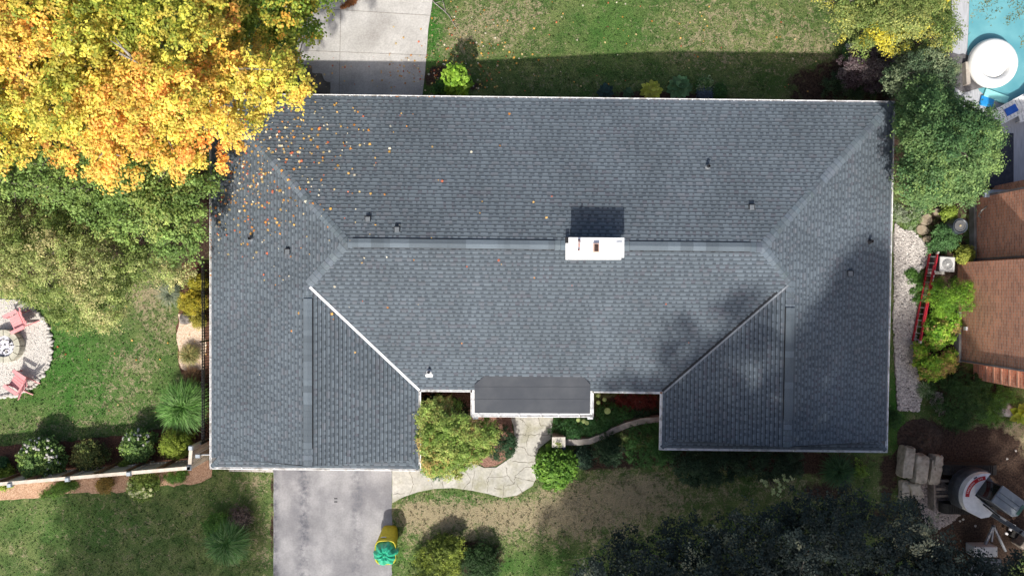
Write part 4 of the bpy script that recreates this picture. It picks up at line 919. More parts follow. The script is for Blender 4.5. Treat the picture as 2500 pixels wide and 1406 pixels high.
shrub('barberry', 'small orange brown shrub below the middle of the wooden fence', 'shrub', 258, 1182, 18, .5, [(.15, .12, .03), (.3, .2, .05)], 70, leaf=.045)
shrub('perennial', 'small lime leaved perennial just behind the wooden fence', 'plant', 308, 1138, 12, .4, [(.14, .2, .03), (.25, .32, .05)], 71, leaf=.06)
shrub('perennial', 'small dark green perennial at the left edge of the mulch bed', 'plant', 8, 1132, 12, .4, [(.03, .08, .03), (.06, .13, .04)], 711, leaf=.06)
def tussock(label, px, py, r, h, pal, seed, n=1500, w_=.011, name='ornamental_grass'):
    x, y, _ = W(px, py, h*.5); t = thing(name, label, 'grass clump', (x, y, gz(x, y))); blades('blades', t, x, y, gz(x, y), r/F*(H-h*.5), h, n, pal, seed, w_)
    blades('inner_blades', t, x, y, gz(x, y), r/F*(H-h*.5)*.5, h*.85, n//3, pal, seed+1, w_); return t
GR = [(.07, .17, .03), (.11, .22, .05), (.16, .27, .09), (.05, .12, .025)]
tussock('largest green fountain grass tussock hard against the west eave', 445, 994, 69, 1.6, GR, 72, 2000)
tussock('green fountain grass tussock standing alone in the left front lawn', 553, 1326, 60, 1.4, [(.04, .12, .03), (.08, .17, .04), (.12, .2, .08)], 73, 1700)
tussock('small straw tinted grass tuft in the pale chip bed', 461, 866, 30, .6, [(.1, .13, .04), (.2, .19, .07), (.3, .24, .1)], 74, 700, .008)
tussock('grey green arching grass below the olive tree', 412, 718, 38, .6, [(.14, .17, .12), (.22, .25, .18)], 75, 260, .007)
tussock('brown tuft of dried grass above the fountain grass', 466, 918, 26, .4, [(.18, .1, .05), (.25, .16, .08)], 751, 500, .007)
shrub('sumac_shrub', 'golden yellow feathery shrub beside the black iron fence', 'shrub', 474, 738, 32, 1.0, [(.18, .18, .02), (.35, .3, .03), (.5, .4, .05)], 76, leaf=.075, wid=.4, clumps=12)
shrub('sumac_shrub', 'small yellow shrub under the eave close to the big leafy tree', 'shrub', 486, 690, 20, .8, [(.18, .18, .02), (.35, .3, .03)], 761, leaf=.075, wid=.4, clumps=12)
shrub('sumac_shrub', 'greenish yellow shrub at the head of the pale chip bed', 'shrub', 488, 783, 16, .6, [(.2, .2, .03), (.38, .32, .06)], 762, leaf=.06, wid=.4, clumps=10)
shrub('barberry', 'dusky purple shrub behind the lone grass tussock', 'shrub', 588, 1262, 30, .7, [(.05, .04, .035), (.12, .09, .08)], 77, leaf=.045, clumps=9)
shrub('spirea', 'green shrub next to the dusky purple one in the left front lawn', 'shrub', 530, 1278, 30, .8, [(.05, .13, .02), (.09, .19, .035)], 78, leaf=.06)
shrub('cypress_shrub', 'spiky yellow green shrub at the bottom edge right of the green topped bin', 'shrub', 1080, 1360, 58, 1.15, [(.07, .1, .02), (.15, .2, .035), (.25, .3, .05)], 79, leaf=.09, wid=.35, clumps=13, poly=[(1005, 1420), (1020, 1370), (1040, 1335), (1080, 1310), (1110, 1312), (1130, 1320), (1136, 1345), (1120, 1380), (1100, 1440), (1050, 1480)])
shrub('yew_globe', 'dark green ball at the bottom edge of the front lawn', 'shrub', 1172, 1375, 52, .95, [(.02, .045, .015), (.04, .085, .025)], 80, leaf=.045, rc=.1, per=14, clumps=18)
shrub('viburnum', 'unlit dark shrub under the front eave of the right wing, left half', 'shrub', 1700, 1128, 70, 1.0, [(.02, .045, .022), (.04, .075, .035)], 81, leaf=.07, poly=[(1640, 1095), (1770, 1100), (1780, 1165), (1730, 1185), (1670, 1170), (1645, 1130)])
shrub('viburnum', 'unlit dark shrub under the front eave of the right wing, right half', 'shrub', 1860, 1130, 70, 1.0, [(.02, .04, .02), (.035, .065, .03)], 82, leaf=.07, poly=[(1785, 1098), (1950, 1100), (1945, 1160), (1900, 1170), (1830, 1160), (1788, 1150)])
shrub('dogwood', 'cream leaved spray above the dark tree in front of the right wing', 'shrub', 1893, 1182, 26, 1.6, [(.35, .42, .2), (.5, .55, .3)], 83, leaf=.13, n=9, clumps=3, per=3, rc=.1, poly=[(1855, 1172), (1930, 1162), (1935, 1180), (1905, 1205), (1880, 1195)])
tussock('dark drooping grass clump below the south east roof corner', 2048, 1150, 50, .9, [(.03, .08, .03), (.05, .11, .04)], 84, 700)
shrub('perennial', 'bright small plant below the south east roof corner', 'plant', 2095, 1145, 22, .5, [(.08, .16, .02), (.16, .26, .04)], 85, leaf=.08, n=8, clumps=5)
# behind the house
shrub('hydrangea', 'vivid lime green shrub against the back wall by the driveway', 'shrub', 1118, 203, 34, 2.0, [(.08, .17, .015), (.17, .3, .03), (.26, .4, .05)], 86, leaf=.15, clumps=8, per=7, wid=.7)
shrub('perennial', 'low green plant left of the vivid lime shrub', 'plant', 1080, 218, 22, .4, [(.03, .08, .02), (.08, .2, .03)], 87, leaf=.1, clumps=6, per=6)
def hosta(label, px, py, r, h, pal, seed, n=26, ls=.3):
    x, y, _ = G(px, py, 0); g = gz(x, y); x, y, _ = W(px, py, g+h*.5)
    t = thing('hosta', label, 'plant', (x, y, g)); rg = np.random.default_rng(seed); r *= 1.05; ls *= .95; a = np.arange(n)*2.4; q = np.sqrt((np.arange(n)+.5)/n)*r/60
    V = []; C = []
    for i in range(n):
        ca, sa = math.cos(a[i]), math.sin(a[i]); s = ls*rg.uniform(.75, 1.15); z = g+h*(1.05-.55*q[i]/(r/60)); cx_, cy_ = x+ca*q[i]*.8, y+sa*q[i]*.8; z += rg.uniform(-.05, .05); c = np.array(pal[rg.integers(len(pal))])*rg.uniform(.55, 1.3)
        for (u0, u1) in ((-1, 0), (0, 1)):
            pts = [(-.5, 0, 0), (-.15, .36*u0 if u0 else .36*u1, .03), (.25, .28*(u0 or u1), .0), (.52, 0, -.1)]
            pts = [(-.5, 0, -.03), (-.2, .34*(u0 or u1), .02), (.2, .3*(u0 or u1), 0), (.52, 0, -.1)]
            q4 = [(cx_+(p[0]*ca-p[1]*sa)*s, cy_+(p[0]*sa+p[1]*ca)*s, z+p[2]*s) for p in pts]
            V += q4; C.append(c*(1. if u0 else .92))
    return npmesh('leaves', np.array(V), 4, np.array(C), LEAF, t)
hosta('golden yellow hosta against the back wall', 1591, 222, 27, .35, [(.5, .52, .06), (.62, .62, .1)], 88)
hosta('large blue green hosta right of the golden one', 1660, 214, 30, .45, [(.12, .25, .09), (.16, .3, .12)], 89, 26, .4)
hosta('dim blue hosta left of the golden one', 1478, 226, 20, .3, [(.03, .07, .06), (.04, .09, .07)], 90, 20)
hosta('small light green hosta between the dim and the golden ones', 1534, 228, 13, .3, [(.06, .12, .05)], 91, 14, .22)
shrub('blue_fescue', 'slate blue mound right of the large hosta', 'plant', 1722, 228, 18, .35, [(.06, .09, .12), (.1, .13, .17)], 92, leaf=.05)
shrub('perennial', 'pale flowered perennial behind the slate blue mound', 'plant', 1722, 212, 20, .4, [(.05, .12, .03), (.12, .2, .06), (.3, .35, .2)], 93, leaf=.08, clumps=6)
shrub('perennial', 'dark green clump at the right end of the hostas', 'plant', 1755, 225, 15, .35, [(.03, .08, .02), (.06, .13, .03)], 94, leaf=.07)
# east side
shrub('golden_cypress', 'dome shaped bright green evergreen against the brick wall', 'shrub', 2322, 732, 56, 1.9, [(.06, .15, .015), (.13, .25, .025), (.2, .35, .035)], 95, leaf=.06, wid=.4, clumps=18, cj=.1, poly=[(2268, 700), (2290, 690), (2340, 685), (2370, 700), (2380, 735), (2365, 758), (2320, 772), (2285, 765), (2265, 740)])
shrub('rose_shrub', 'lime green shrub with pinkish tips below the dome evergreen', 'shrub', 2292, 805, 42, 1.1, [(.1, .22, .02), (.2, .36, .035), (.28, .42, .05), (.42, .28, .12)], 96, leaf=.09, poly=[(2262, 775), (2300, 768), (2335, 775), (2335, 810), (2318, 840), (2280, 848), (2258, 820)])
shrub('rose_shrub', 'yellow green rose shrub lowest along the ladder', 'shrub', 2275, 880, 44, 1.1, [(.08, .2, .02), (.16, .32, .03), (.3, .42, .045), (.4, .26, .1)], 97, leaf=.09, poly=[(2230, 850), (2262, 842), (2310, 848), (2330, 870), (2328, 905), (2300, 925), (2260, 920), (2240, 890)])
shrub('spirea', 'soft green shrub between the flagstones and the heat pump', 'shrub', 2300, 592, 30, .8, [(.05, .12, .04), (.1, .2, .07)], 98, leaf=.06, poly=[(2280, 560), (2310, 545), (2335, 570), (2335, 605), (2300, 615), (2265, 608)])
shrub('perennial', 'small yellow leaved plant against the brick wall corner', 'plant', 2352, 622, 20, .7, [(.15, .18, .03), (.3, .32, .06)], 99, leaf=.08, clumps=8)
shrub('perennial', 'yellow green plant above the blue barrel', 'plant', 2312, 520, 16, .7, [(.15, .22, .03), (.25, .32, .06)], 991, leaf=.07, clumps=8)
shrub('groundcover', 'pale green ground cover with white flowers at the head of the gravel strip', 'plant', 2210, 520, 40, .35, [(.07, .13, .04), (.14, .22, .07), (.3, .34, .25)], 100, leaf=.06, poly=[(2182, 505), (2245, 505), (2240, 540), (2225, 560), (2200, 550), (2184, 535)])
shrub('groundcover', 'green weeds edging the gravel strip beside the ladder', 'plant', 2232, 690, 22, .3, [(.05, .12, .02), (.09, .18, .04)], 101, leaf=.06, poly=[(2212, 668), (2235, 662), (2250, 700), (2240, 760), (2228, 720)])
tussock('striped pale hosta like grass below the gravel strip', 2262, 953, 24, .4, [(.12, .2, .08), (.3, .36, .22), (.08, .15, .05)], 102, 320, .016)
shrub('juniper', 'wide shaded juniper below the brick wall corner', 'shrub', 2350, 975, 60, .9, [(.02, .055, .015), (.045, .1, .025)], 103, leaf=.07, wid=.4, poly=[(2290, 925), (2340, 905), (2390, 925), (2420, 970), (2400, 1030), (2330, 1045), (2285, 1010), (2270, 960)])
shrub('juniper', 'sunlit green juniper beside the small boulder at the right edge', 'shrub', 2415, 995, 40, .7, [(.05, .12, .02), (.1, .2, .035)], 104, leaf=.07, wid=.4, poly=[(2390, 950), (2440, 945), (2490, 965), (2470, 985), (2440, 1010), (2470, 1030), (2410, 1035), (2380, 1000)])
hosta('chartreuse broad leaved plant at the right edge', 2492, 1010, 22, .6, [(.28, .36, .03), (.36, .42, .05)], 105, 14, .5)
shrub('boxwood', 'dark green mound hugging the east wall near the front corner', 'shrub', 2172, 1022, 22, .7, [(.02, .06, .015), (.04, .1, .02)], 106, leaf=.05)
# twig on the back lawn
mb = MB(); P = [G(a, b, .05) for a, b in ((1048, -8), (1062, 10), (1082, 26), (1096, 40), (1106, 56), (1114, 70))]
mb.tube(P, [.022, .022, .02, .016, .012, .006], 6); mb.tube([G(1088, 30, .05), G(1084, 14, .07), G(1080, 0, .06), G(1076, -10, .05)], [.014, .012, .01, .006], 5); mb.tube([G(1062, 10, .05), G(1074, 6, .06), G(1085, 9, .05)], [.012, .008, .004], 5)
tag(mb.build('fallen_branch', GBARK, smooth=True), 'bare fallen branch lying across the edge of the back driveway and lawn', 'branch')
# garden wall, pillar, pot
wc = [(1380, 1079), (1410, 1080), (1440, 1077), (1470, 1066), (1500, 1050), (1530, 1038), (1565, 1028), (1612, 1024)]
top = .45; mb = MB(); c3 = [W(a, b, top) for a, b in wc]; fine = []
for i in range(len(c3)-1):
    for k in range(4): t = k/4; fine.append((c3[i][0]*(1-t)+c3[i+1][0]*t, c3[i][1]*(1-t)+c3[i+1][1]*t))
fine.append(c3[-1][:2]); vs = []; k = len(fine)
for i, p in enumerate(fine):
    a = fine[max(0, i-1)]; b = fine[min(k-1, i+1)]; d = Vector((b[0]-a[0], b[1]-a[1])).normalized(); n = Vector((-d.y, d.x))*.115
    vs += [(p[0]+n.x, p[1]+n.y, top), (p[0]-n.x, p[1]-n.y, top), (p[0]-n.x, p[1]-n.y, -.05), (p[0]+n.x, p[1]+n.y, -.05)]
fs = []
for i in range(k-1):
    for j in range(4): fs.append((i*4+j, (i+1)*4+j, (i+1)*4+(j+1) % 4, i*4+(j+1) % 4))
fs += [(0, 1, 2, 3), (4*k-1, 4*k-2, 4*k-3, 4*k-4)]; fs = [tuple(reversed(f)) for f in fs]
o = mb.add(vs, fs).build('garden_wall', mat('wall_stone', (.2, .18, .16), (.34, .31, .28), 3.5, .9, .5, bscale=25)); tag(o, 'low curved grey garden wall ending at the right wing', 'garden wall')
x, y, _ = W(1364, 1079, .75)
p = thing('stone_pillar', 'pale square stone pillar beside the front walk', 'pillar', (x, y, 0)); MB().box((x, y, .34), (.44, .44, .74)).build('shaft', MATS['wall_stone'], p)
MB().box((x, y, .745), (.53, .42, .07)).build('cap_stone', mat('cap_stone', (.42, .39, .34), (.55, .52, .46), 4, .9, .2), p, bevel=.01)
shrub('potted_sprig', 'tiny yellow green sprig on the pale stone pillar', 'plant', 1360, 1072, 4, .1, [(.15, .2, .03)], 107, leaf=.05, n=3, clumps=4, per=5, stem=False).location.z += .78
x, y, _ = W(1367, 1092, .62)
pot = thing('flower_pot', 'glossy blue black pot in front of the stone pillar', 'pot', (x, y, 0))
MB().lathe([(.09, 0), (.15, .25), (.18, .5), (.2, .6), (.22, .62), (.22, .66), (.17, .66), (.15, .6), (.0, .58)], (x, y, 0), 28).build('bowl', mat('glazed_blue', (.03, .04, .09), (.06, .07, .15), 5, .2, spec=.6), pot, smooth=True)
MB().lathe([(.0, .03), (.145, .0)], (x, y, .585), 20).build('soil', mat('pot_soil', (.04, .03, .025), (.08, .06, .05), 20), pot)
x, y, _ = W(1311, 1160, .1); tag(MB().blob((x, y, .07), (.1, .13, .09), 4, .2).build('white_rock', mat('pale_rock', (.4, .38, .35), (.62, .6, .56), 7, .9, .5)), 'single white rock on the rim of the front walk', 'rock')
# thin stemmed lily pads like flowers under the porch side
x, y, _ = W(1476, 985, .9); t = thing('coneflower', 'tall thin plant with round yellow green heads beside the porch', 'plant', (x, y, 0))
st = MB(); hd = [(1461, 965), (1461, 982), (1476, 975), (1483, 1003), (1425, 1028), (1412, 1025), (1433, 1032)]
for i, (a, b) in enumerate(hd):
    q = W(a, b, .9); st.tube([(x, y, 0), ((x+q[0])/2, (y+q[1])/2, .5), q], [.012, .01, .006], 5)
    MB().lathe([(0, .02), (.06, .015), (.085 if i != 3 else .13, 0), (.0, -.02)], q, 12).build('flower_head', mat('lime_head', (.2, .27, .08), (.32, .38, .14), 12, .7), t)
st.build('stem', mat('green_stem', (.06, .12, .03), None, 4), t)

# ------------------------------------------------------------------ wooden fence and gate
WOOD = mat('fence_wood', (.5, .43, .36), (.7, .62, .53), 5, .8, .2, stretch=(1, 1, .3)); RAIL = mat('rail_wood', (.5, .43, .35), (.62, .55, .47), 6, .7, .1); CAPM = mat('post_cap_metal', (.3, .34, .38), (.42, .46, .5), 4, .4)
def fence_run(name, label, pxs, h, cat='fence', spaced=1.22, caps=True):
    P = [W(a, b, h) for a, b in pxs]; a, b = Vector(P[0]), Vector(P[-1]); t = thing(name, label, cat, (a.x, a.y, 0)); L_ = (b.xy-a.xy).length; d = (b.xy-a.xy)/L_; ang = math.atan2(d.y, d.x); n = Vector((-d.y, d.x))
    mid = (a.xy+b.xy)/2
    MB().box((mid.x, mid.y, h-.03), (L_, .13, .04), ang).build('top_rail', RAIL, t)
    MB().box((mid.x, mid.y, .35), (L_, .04, .09), ang).build('bottom_rail', WOOD, t)
    bd = MB(); k = int(L_/.145)
    for i in range(k):
        q = a.xy+d*((i+.5)*L_/k)-n*.03; bd.box((q.x, q.y, h*.5), (.135, .02, h-.16), ang)
    bd.build('boards', WOOD, t)
    m = round(L_/spaced)
    for i in range(m+1):
        q = a.xy+d*(L_*i/m)+n*.05; MB().box((q.x, q.y, h/2-.02), (.1, .1, h-.05), ang).build('batten', mat('batten_wood', (.2, .11, .06), (.3, .18, .11), 6, .8), t)
    for (px, py) in pxs:
        q = W(px, py, h); pz = MB().box((q[0], q[1], h/2), (.12, .12, h), ang).build('post', WOOD, t)
        MB().box((q[0], q[1], h+.03), (.19, .17, .07), ang, taper=.75).build('post_cap', CAPM, pz)
    return t
FH = 1.75
fence_run('wooden_fence', 'long tan board fence with a pale top rail and grey post caps at lower left', [(-170, 1196), (24, 1184), (165, 1170), (315, 1156), (462, 1142)], FH)
fence_run('fence_return', 'short return of the tan fence toward the gate', [(462, 1142), (466, 1093)], FH, spaced=.8)
a, b = W(487, 1111, 1.5), W(560, 1113, 1.5)
t = thing('wooden_gate', 'brown wooden gate between the fence return and the house corner', 'gate', (a[0], a[1], 0))
MB().box(((a[0]+b[0])/2, a[1], .75), (b[0]-a[0], .03, 1.4)).build('gate_panel', WOOD, t)
MB().box((a[0], a[1], .8), (.1, .1, 1.6)).build('post', WOOD, t); MB().box((a[0], a[1], 1.63), (.17, .13, .07)).build('post_cap', CAPM, t); MB().box((a[0]+.35, a[1]+.02, 1.48), (.6, .03, .05)).build('hinge_bar', CAPM, t)
# black iron fence
IRON = mat('black_iron', (.012, .012, .014), (.025, .025, .028), 5, .4)
FX = -12.04; ya, yb_ = W(0, 636, 1.3)[1], W(0, 1082, 1.3)[1]
t = thing('iron_fence', 'black iron picket fence between the side bed and the west eave', 'fence', (FX, ya, 0))
for z in (1.24, 1.08, .18): MB().box((FX, (ya+yb_)/2, z), (.035, ya-yb_, .04)).build('rail', IRON, t)
n = 66; proto = None
for i in range(n):
    y = ya-(ya-yb_)*i/(n-1); pos = (FX-t.location[0], y-t.location[1], .65)
    if proto is None: proto = MB().box((0, 0, 0), (.02, .02, 1.3)).build('picket', IRON, t, local=True); o = proto
    else: o = proto.copy(); col.objects.link(o); o.parent = t
    o.location = pos
for y in (ya, (ya+yb_)/2+.4, yb_): MB().box((FX, y, .7), (.07, .07, 1.42)).build('post', IRON, t)
x, y, _ = W(453, 778, .2)
t = thing('boulder', 'dark rounded garden boulder with a pale centre at the top of the chip bed', 'rock', (x, y, 0)); MB().blob((x, y, .12), (.28, .24, .2), 5, .3, 3).build('rock', mat('dark_rock', (.1, .09, .085), (.24, .22, .2), 9, .9, .8), t)

# ------------------------------------------------------------------ fire pit, chairs, rocks
x, y, _ = W(8, 845, .35); fp = thing('fire_pit', 'round stone fire pit with ash on the gravel circle', 'fire pit', (x, y, 0))
FPS = mat('fire_stone', (.36, .35, .28), (.48, .46, .38), 5, .85, .3)
for i in range(12):
    a0 = i*math.pi/6+.02; a1 = (i+1)*math.pi/6-.02; pl = []
    for k in range(5): a = a0+(a1-a0)*k/4; pl.append((x+.66*math.cos(a), y+.66*math.sin(a)))
    for k in range(5): a = a1-(a1-a0)*k/4; pl.append((x+.43*math.cos(a), y+.43*math.sin(a)))
    MB().prism(pl, .0, .36).build('ring_stone', FPS, fp, bevel=.008)
MB().lathe([(0, .04), (.3, .03), (.42, .0)], (x, y, .25), 30).build('ash_bed', mat('ash', (.06, .06, .07), (.6, .6, .66), 7, .9, .8, mixlo=.4, mixhi=.5, bscale=20), fp)
rr = random.Random(6)
for i in range(14):
    a, q = rr.uniform(0, 6.28), .3*math.sqrt(rr.random()); MB().blob((x+q*math.cos(a), y+q*math.sin(a), .30), (.05, .035, .03), i, .3, 1).build('charred_lump', IRON if i % 3 == 0 else MATS['pale_rock'], fp)
PINK = mat('faded_red_plastic', (.6, .25, .26), (.68, .32, .32), 3, .5)
def chair():
    t = thing('garden_chair', '', 'chair'); mb = MB
    # +x is the way the sitter faces
    for i in range(5): mb().box((.02, -.22+.11*i, .33), (.52, .1, .02), 0, .18).build('seat_slat', PINK, t, local=True)
    for i in range(5):
        o_ = (-.2+.1*i); f = .9-.25*abs(i-2)*.2
        mb().bar((-.2, o_*1.05, .28), (-.66, o_*1.5, .28+f*.7), .125, .02).build('back_slat', PINK, t, local=True)
    for s in (-1, 1):
        mb().box((.02, s*.35, .5), (.62, .14, .025), 0, .05).build('armrest', PINK, t, local=True)
        mb().bar((.28, s*.31, 0), (.26, s*.31, .5), .07, .04).build('leg', PINK, t, local=True)
        mb().bar((-.62, s*.27, 0), (.26, s*.27, .38), .035, .09).build('leg', PINK, t, local=True)
    mb().bar((-.33, -.3, .46), (-.33, .3, .46), .06, .03).build('back_rail', PINK, t, local=True)
    mb().bar((-.45, -.26, .76), (-.45, .26, .76), .05, .03).build('back_rail', PINK, t, local=True)
    return t
c1 = chair(); c2 = copy_tree(c1)
for c, (px, py), a, l in ((c1, (42, 785), 205, 'faded red slatted garden chair above the fire pit'), (c2, (44, 932), 148, 'faded red slatted garden chair below the fire pit, half in shade')):
    x, y, _ = W(px, py, .35); c.location = (x, y, .02); c.rotation_euler = (0, 0, math.radians(a)); c['label'] = l; c['group'] = 'red chairs round the fire pit'
rr = random.Random(8); pr = mat('border_rock', (.36, .33, .3), (.6, .58, .54), 6, .9, .5)
k = 0
for i in range(46):
    a = math.radians(-112+i*4.1); q = 1.98+rr.uniform(-.05, .05); X, Y = cx+q*math.cos(a), cy+q*math.sin(a)
    o = MB().blob((0, 0, 0), (rr.uniform(.07, .13), rr.uniform(.06, .1), rr.uniform(.05, .09)), i, .28, 2, rz=rr.uniform(0, 3)).build('border_rock', pr); o.location = (X, Y, .05); ORG[o] = Matrix.Identity(4)
    tag(o, 'rough pale rock in the rim of the gravel circle', 'rock', 'rocks round the gravel circle')
# ------------------------------------------------------------------ bin with green sack
x, y, _ = W(946, 1336, .55)
t = thing('yellow_bin', 'yellow fabric bin at the right edge of the asphalt driveway', 'bin', (x, y, 0))
YEL = mat('yellow_fabric', (.6, .54, .05), (.72, .64, .08), 4, .6, .2, transl=.35, grain=(9, .12)); mb = MB(); n = 28; vs = []
def bp(th, s):      # rounded square
    c_, s_ = math.cos(th), math.sin(th); return (math.copysign(abs(c_)**.55, c_)*s, math.copysign(abs(s_)**.55, s_)*s*1.08)
prof = [(.34, 0), (.37, .3), (.41, .75), (.45, 1.0), (.43, 1.02), (.40, 1.0), (.38, .8)]
for s_, z in prof:
    for j in range(n): X, Y = bp(2*math.pi*j/n, s_); vs.append((x+X*.95, y+.34+Y-.36*z, z))
fs = [(i*n+j, i*n+(j+1) % n, (i+1)*n+(j+1) % n, (i+1)*n+j) for i in range(len(prof)-1) for j in range(n)]+[tuple(range(n-1, -1, -1))]
mb.add(vs, fs).build('bin_body', YEL, t, smooth=True)
MB().box((x-.1, y+.51, .80), (.2, .02, .16), 0, 0, -.3).build('white_patch', WHITE, t)
mb = MB(); vs = []; rs = [0.02, .09, .18, .29, .40, .465, .475]; nn = 64; rr = random.Random(2); ph = [rr.uniform(0, 6) for _ in range(4)]
for i, r in enumerate(rs):
    for j in range(nn):
        a = 2*math.pi*j/nn; f = math.sin(a*9+ph[0])*.5+math.sin(a*14+ph[1]+r*5)*.35+math.sin(a*5+ph[2])*.3
        z = 1.24-.10*math.sin(i/6*3.1)*-1-.30*(r/.45)**2-(.1 if i == 6 else 0)+f*.035*min(1, r/.15)+(.04 if i == 0 else 0)-.06*math.exp(-((r-.1)/.06)**2)
        rad = r*(1+.07*math.sin(a*6+ph[3])+.04*math.sin(a*11)); vs.append((x+rad*math.cos(a), y-.06+rad*math.sin(a)*1.02, z))
fs = [(i*nn+j, (i+1)*nn+j, (i+1)*nn+(j+1) % nn, i*nn+(j+1) % nn) for i in range(len(rs)-1) for j in range(nn)]+[tuple(range(nn))]
o = mb.add(vs, fs).build('green_sack', mat('green_plastic', (.02, .3, .17), (.04, .42, .26), 5, .3, .1, spec=.6)); tag(o, 'shiny green plastic sack gathered on top of the yellow bin', 'sack')

# ------------------------------------------------------------------ river stone strip, flagstones, ladder
strip = [(2184, 545), (2200, 560), (2228, 565), (2262, 600), (2268, 640), (2245, 660), (2232, 700), (2245, 760), (2236, 800), (2234, 850), (2236, 900), (2250, 960), (2242, 1005), (2190, 1000), (2186, 900), (2180, 800), (2182, 700), (2182, 600)]
sp = poly_px(strip); struct('gravel_bed', MB().sheet(rough_poly(sp, .2, .06, 2), lambda x, y: .012), mat('stone_bed', (.12, .11, .1), (.28, .26, .24), 24, .95, .6))
rg = np.random.default_rng(7); bm = bmesh.new(); bmesh.ops.create_icosphere(bm, subdivisions=1, radius=1); iv = np.array([v.co[:] for v in bm.verts]); it = np.array([[v.index for v in f.verts] for f in bm.faces]); bm.free()
def pebbles(name, poly, n, s0, s1, c0, c1, label, z=.03, seed=1):
    rg = np.random.default_rng(seed); xs = [p[0] for p in poly]; ys = [p[1] for p in poly]; P = []
    while len(P) < n:
        a, b = rg.uniform(min(xs), max(xs)), rg.uniform(min(ys), max(ys))
        if inside(a, b, poly): P.append((a, b, gz(a, b)+z+rg.uniform(0, .02)))
    P = np.array(P); s = rg.uniform(s0, s1, n)[:, None]*np.stack([rg.uniform(.8, 1.4, n), rg.uniform(.6, 1, n), rg.uniform(.45, .7, n)], 1); th = rg.uniform(0, 3.14, n); ca, sa = np.cos(th), np.sin(th)
    jv = iv[None]*(1+rg.normal(0, .08, (n, len(iv), 1))); V = jv*s[:, None]; V2 = np.stack([V[..., 0]*ca[:, None]-V[..., 1]*sa[:, None], V[..., 0]*sa[:, None]+V[..., 1]*ca[:, None], V[..., 2]], -1)+P[:, None]
    T = V2[:, it].reshape(-1, 3); c = np.array(c0)+(np.array(c1)-np.array(c0))*rg.random((n, 1)); c *= rg.uniform(.75, 1.15, (n, 1))
    o = npmesh(name, T, 3, np.repeat(c, len(it), 0), mat('pebble', (.85, .85, .85), (1.1, 1.1, 1.1), 30, .85, attr='Col')); tag(o, label, 'stones', kind='stuff')
pebbles('river_stones', sp, 6200, .03, .055, (.36, .33, .31), (.66, .62, .58), 'strip of pale river stones along the east wall', seed=2)
pebbles('scattered_stones', poly_px([(2275, 950), (2300, 960), (2310, 1010), (2290, 1015), (2270, 985)]), 260, .03, .06, (.2, .18, .16), (.42, .38, .35), 'loose stones spilling toward the dirt mound', seed=3)
pebbles('crushed_stone', poly_px([(2248, 1178), (2290, 1160), (2312, 1185), (2325, 1240), (2345, 1252), (2320, 1275), (2290, 1290), (2258, 1280), (2240, 1230)]), 3000, .02, .045, (.28, .24, .23), (.46, .4, .37), 'pile of grey crushed stone in front of the excavator blade', .05, 4)
pebbles('pit_gravel', circ, 2600, .012, .024, (.5, .475, .45), (.66, .63, .59), 'fine pale gravel round the fire pit', .014, 5)
FL2 = mat('flagstone', (.24, .19, .13), (.36, .3, .22), 5, .9, .3)
for i, pts in enumerate([[(2250, 525), (2272, 522), (2275, 545), (2255, 552), (2240, 540)], [(2276, 512), (2298, 508), (2299, 532), (2280, 528)], [(2242, 548), (2262, 553), (2268, 570), (2245, 575), (2234, 560)], [(2250, 578), (2270, 574), (2272, 590), (2252, 592)]]):
    o = MB().prism(smooth_poly(poly_px(pts), 1), 0, .05).build('flagstone', FL2); tag(o, ['buff flagstone largest in the side path', 'buff flagstone nearest the neighbour wall', 'buff flagstone beside the gravel strip', 'buff flagstone lowest in the side path'][i], 'stepping stone', 'flagstones of the side path')
RED = mat('red_fibreglass', (.42, .02, .04), (.52, .03, .05), 3, .45); ALU = mat('aluminium', (.5, .5, .52), (.6, .6, .62), 5, .4, metal=.6)
LA, LB = Vector(W(2289, 618, .55)), Vector(W(2246, 835, .55)); t = thing('extension_ladder', 'red extension ladder lying on its side along the gravel strip', 'ladder', (LA.x, LA.y, 0))
d = (LB-LA).normalized(); n = Vector((d.y, -d.x, 0)); n = n if n.x < 0 else -n
MB().bar(LA, LB, .045, .11).build('side_rail', RED, t)
l2a = LA+n*.07+Vector((0, 0, -.38)); l2b = LB+n*.07+Vector((0, 0, -.38)); MB().bar(l2a, l2b, .045, .09).build('side_rail', RED, t)
MB().bar(LA+d*.5+n*.05, LA+d*2.9+n*.05, .035, .08).build('fly_rail', RED, t)
k = 14
for i in range(k):
    q = LA+d*(.15+i*.26); MB().bar(q, q+n*.07+Vector((0, 0, -.38)), .03, .03).build('rung', ALU, t)
for q in (LA, LB): MB().box(q, (.1, .07, .12), math.atan2(d.y, d.x)).build('rail_end', mat('cream_rubber', (.5, .48, .42), None, 4), t)
for u in (.75, .95, 1.1): MB().box(LA+d*u+Vector((0, 0, .062)), (.1, .03, .004), math.atan2(d.y, d.x)).build('sticker', WHITE, t)

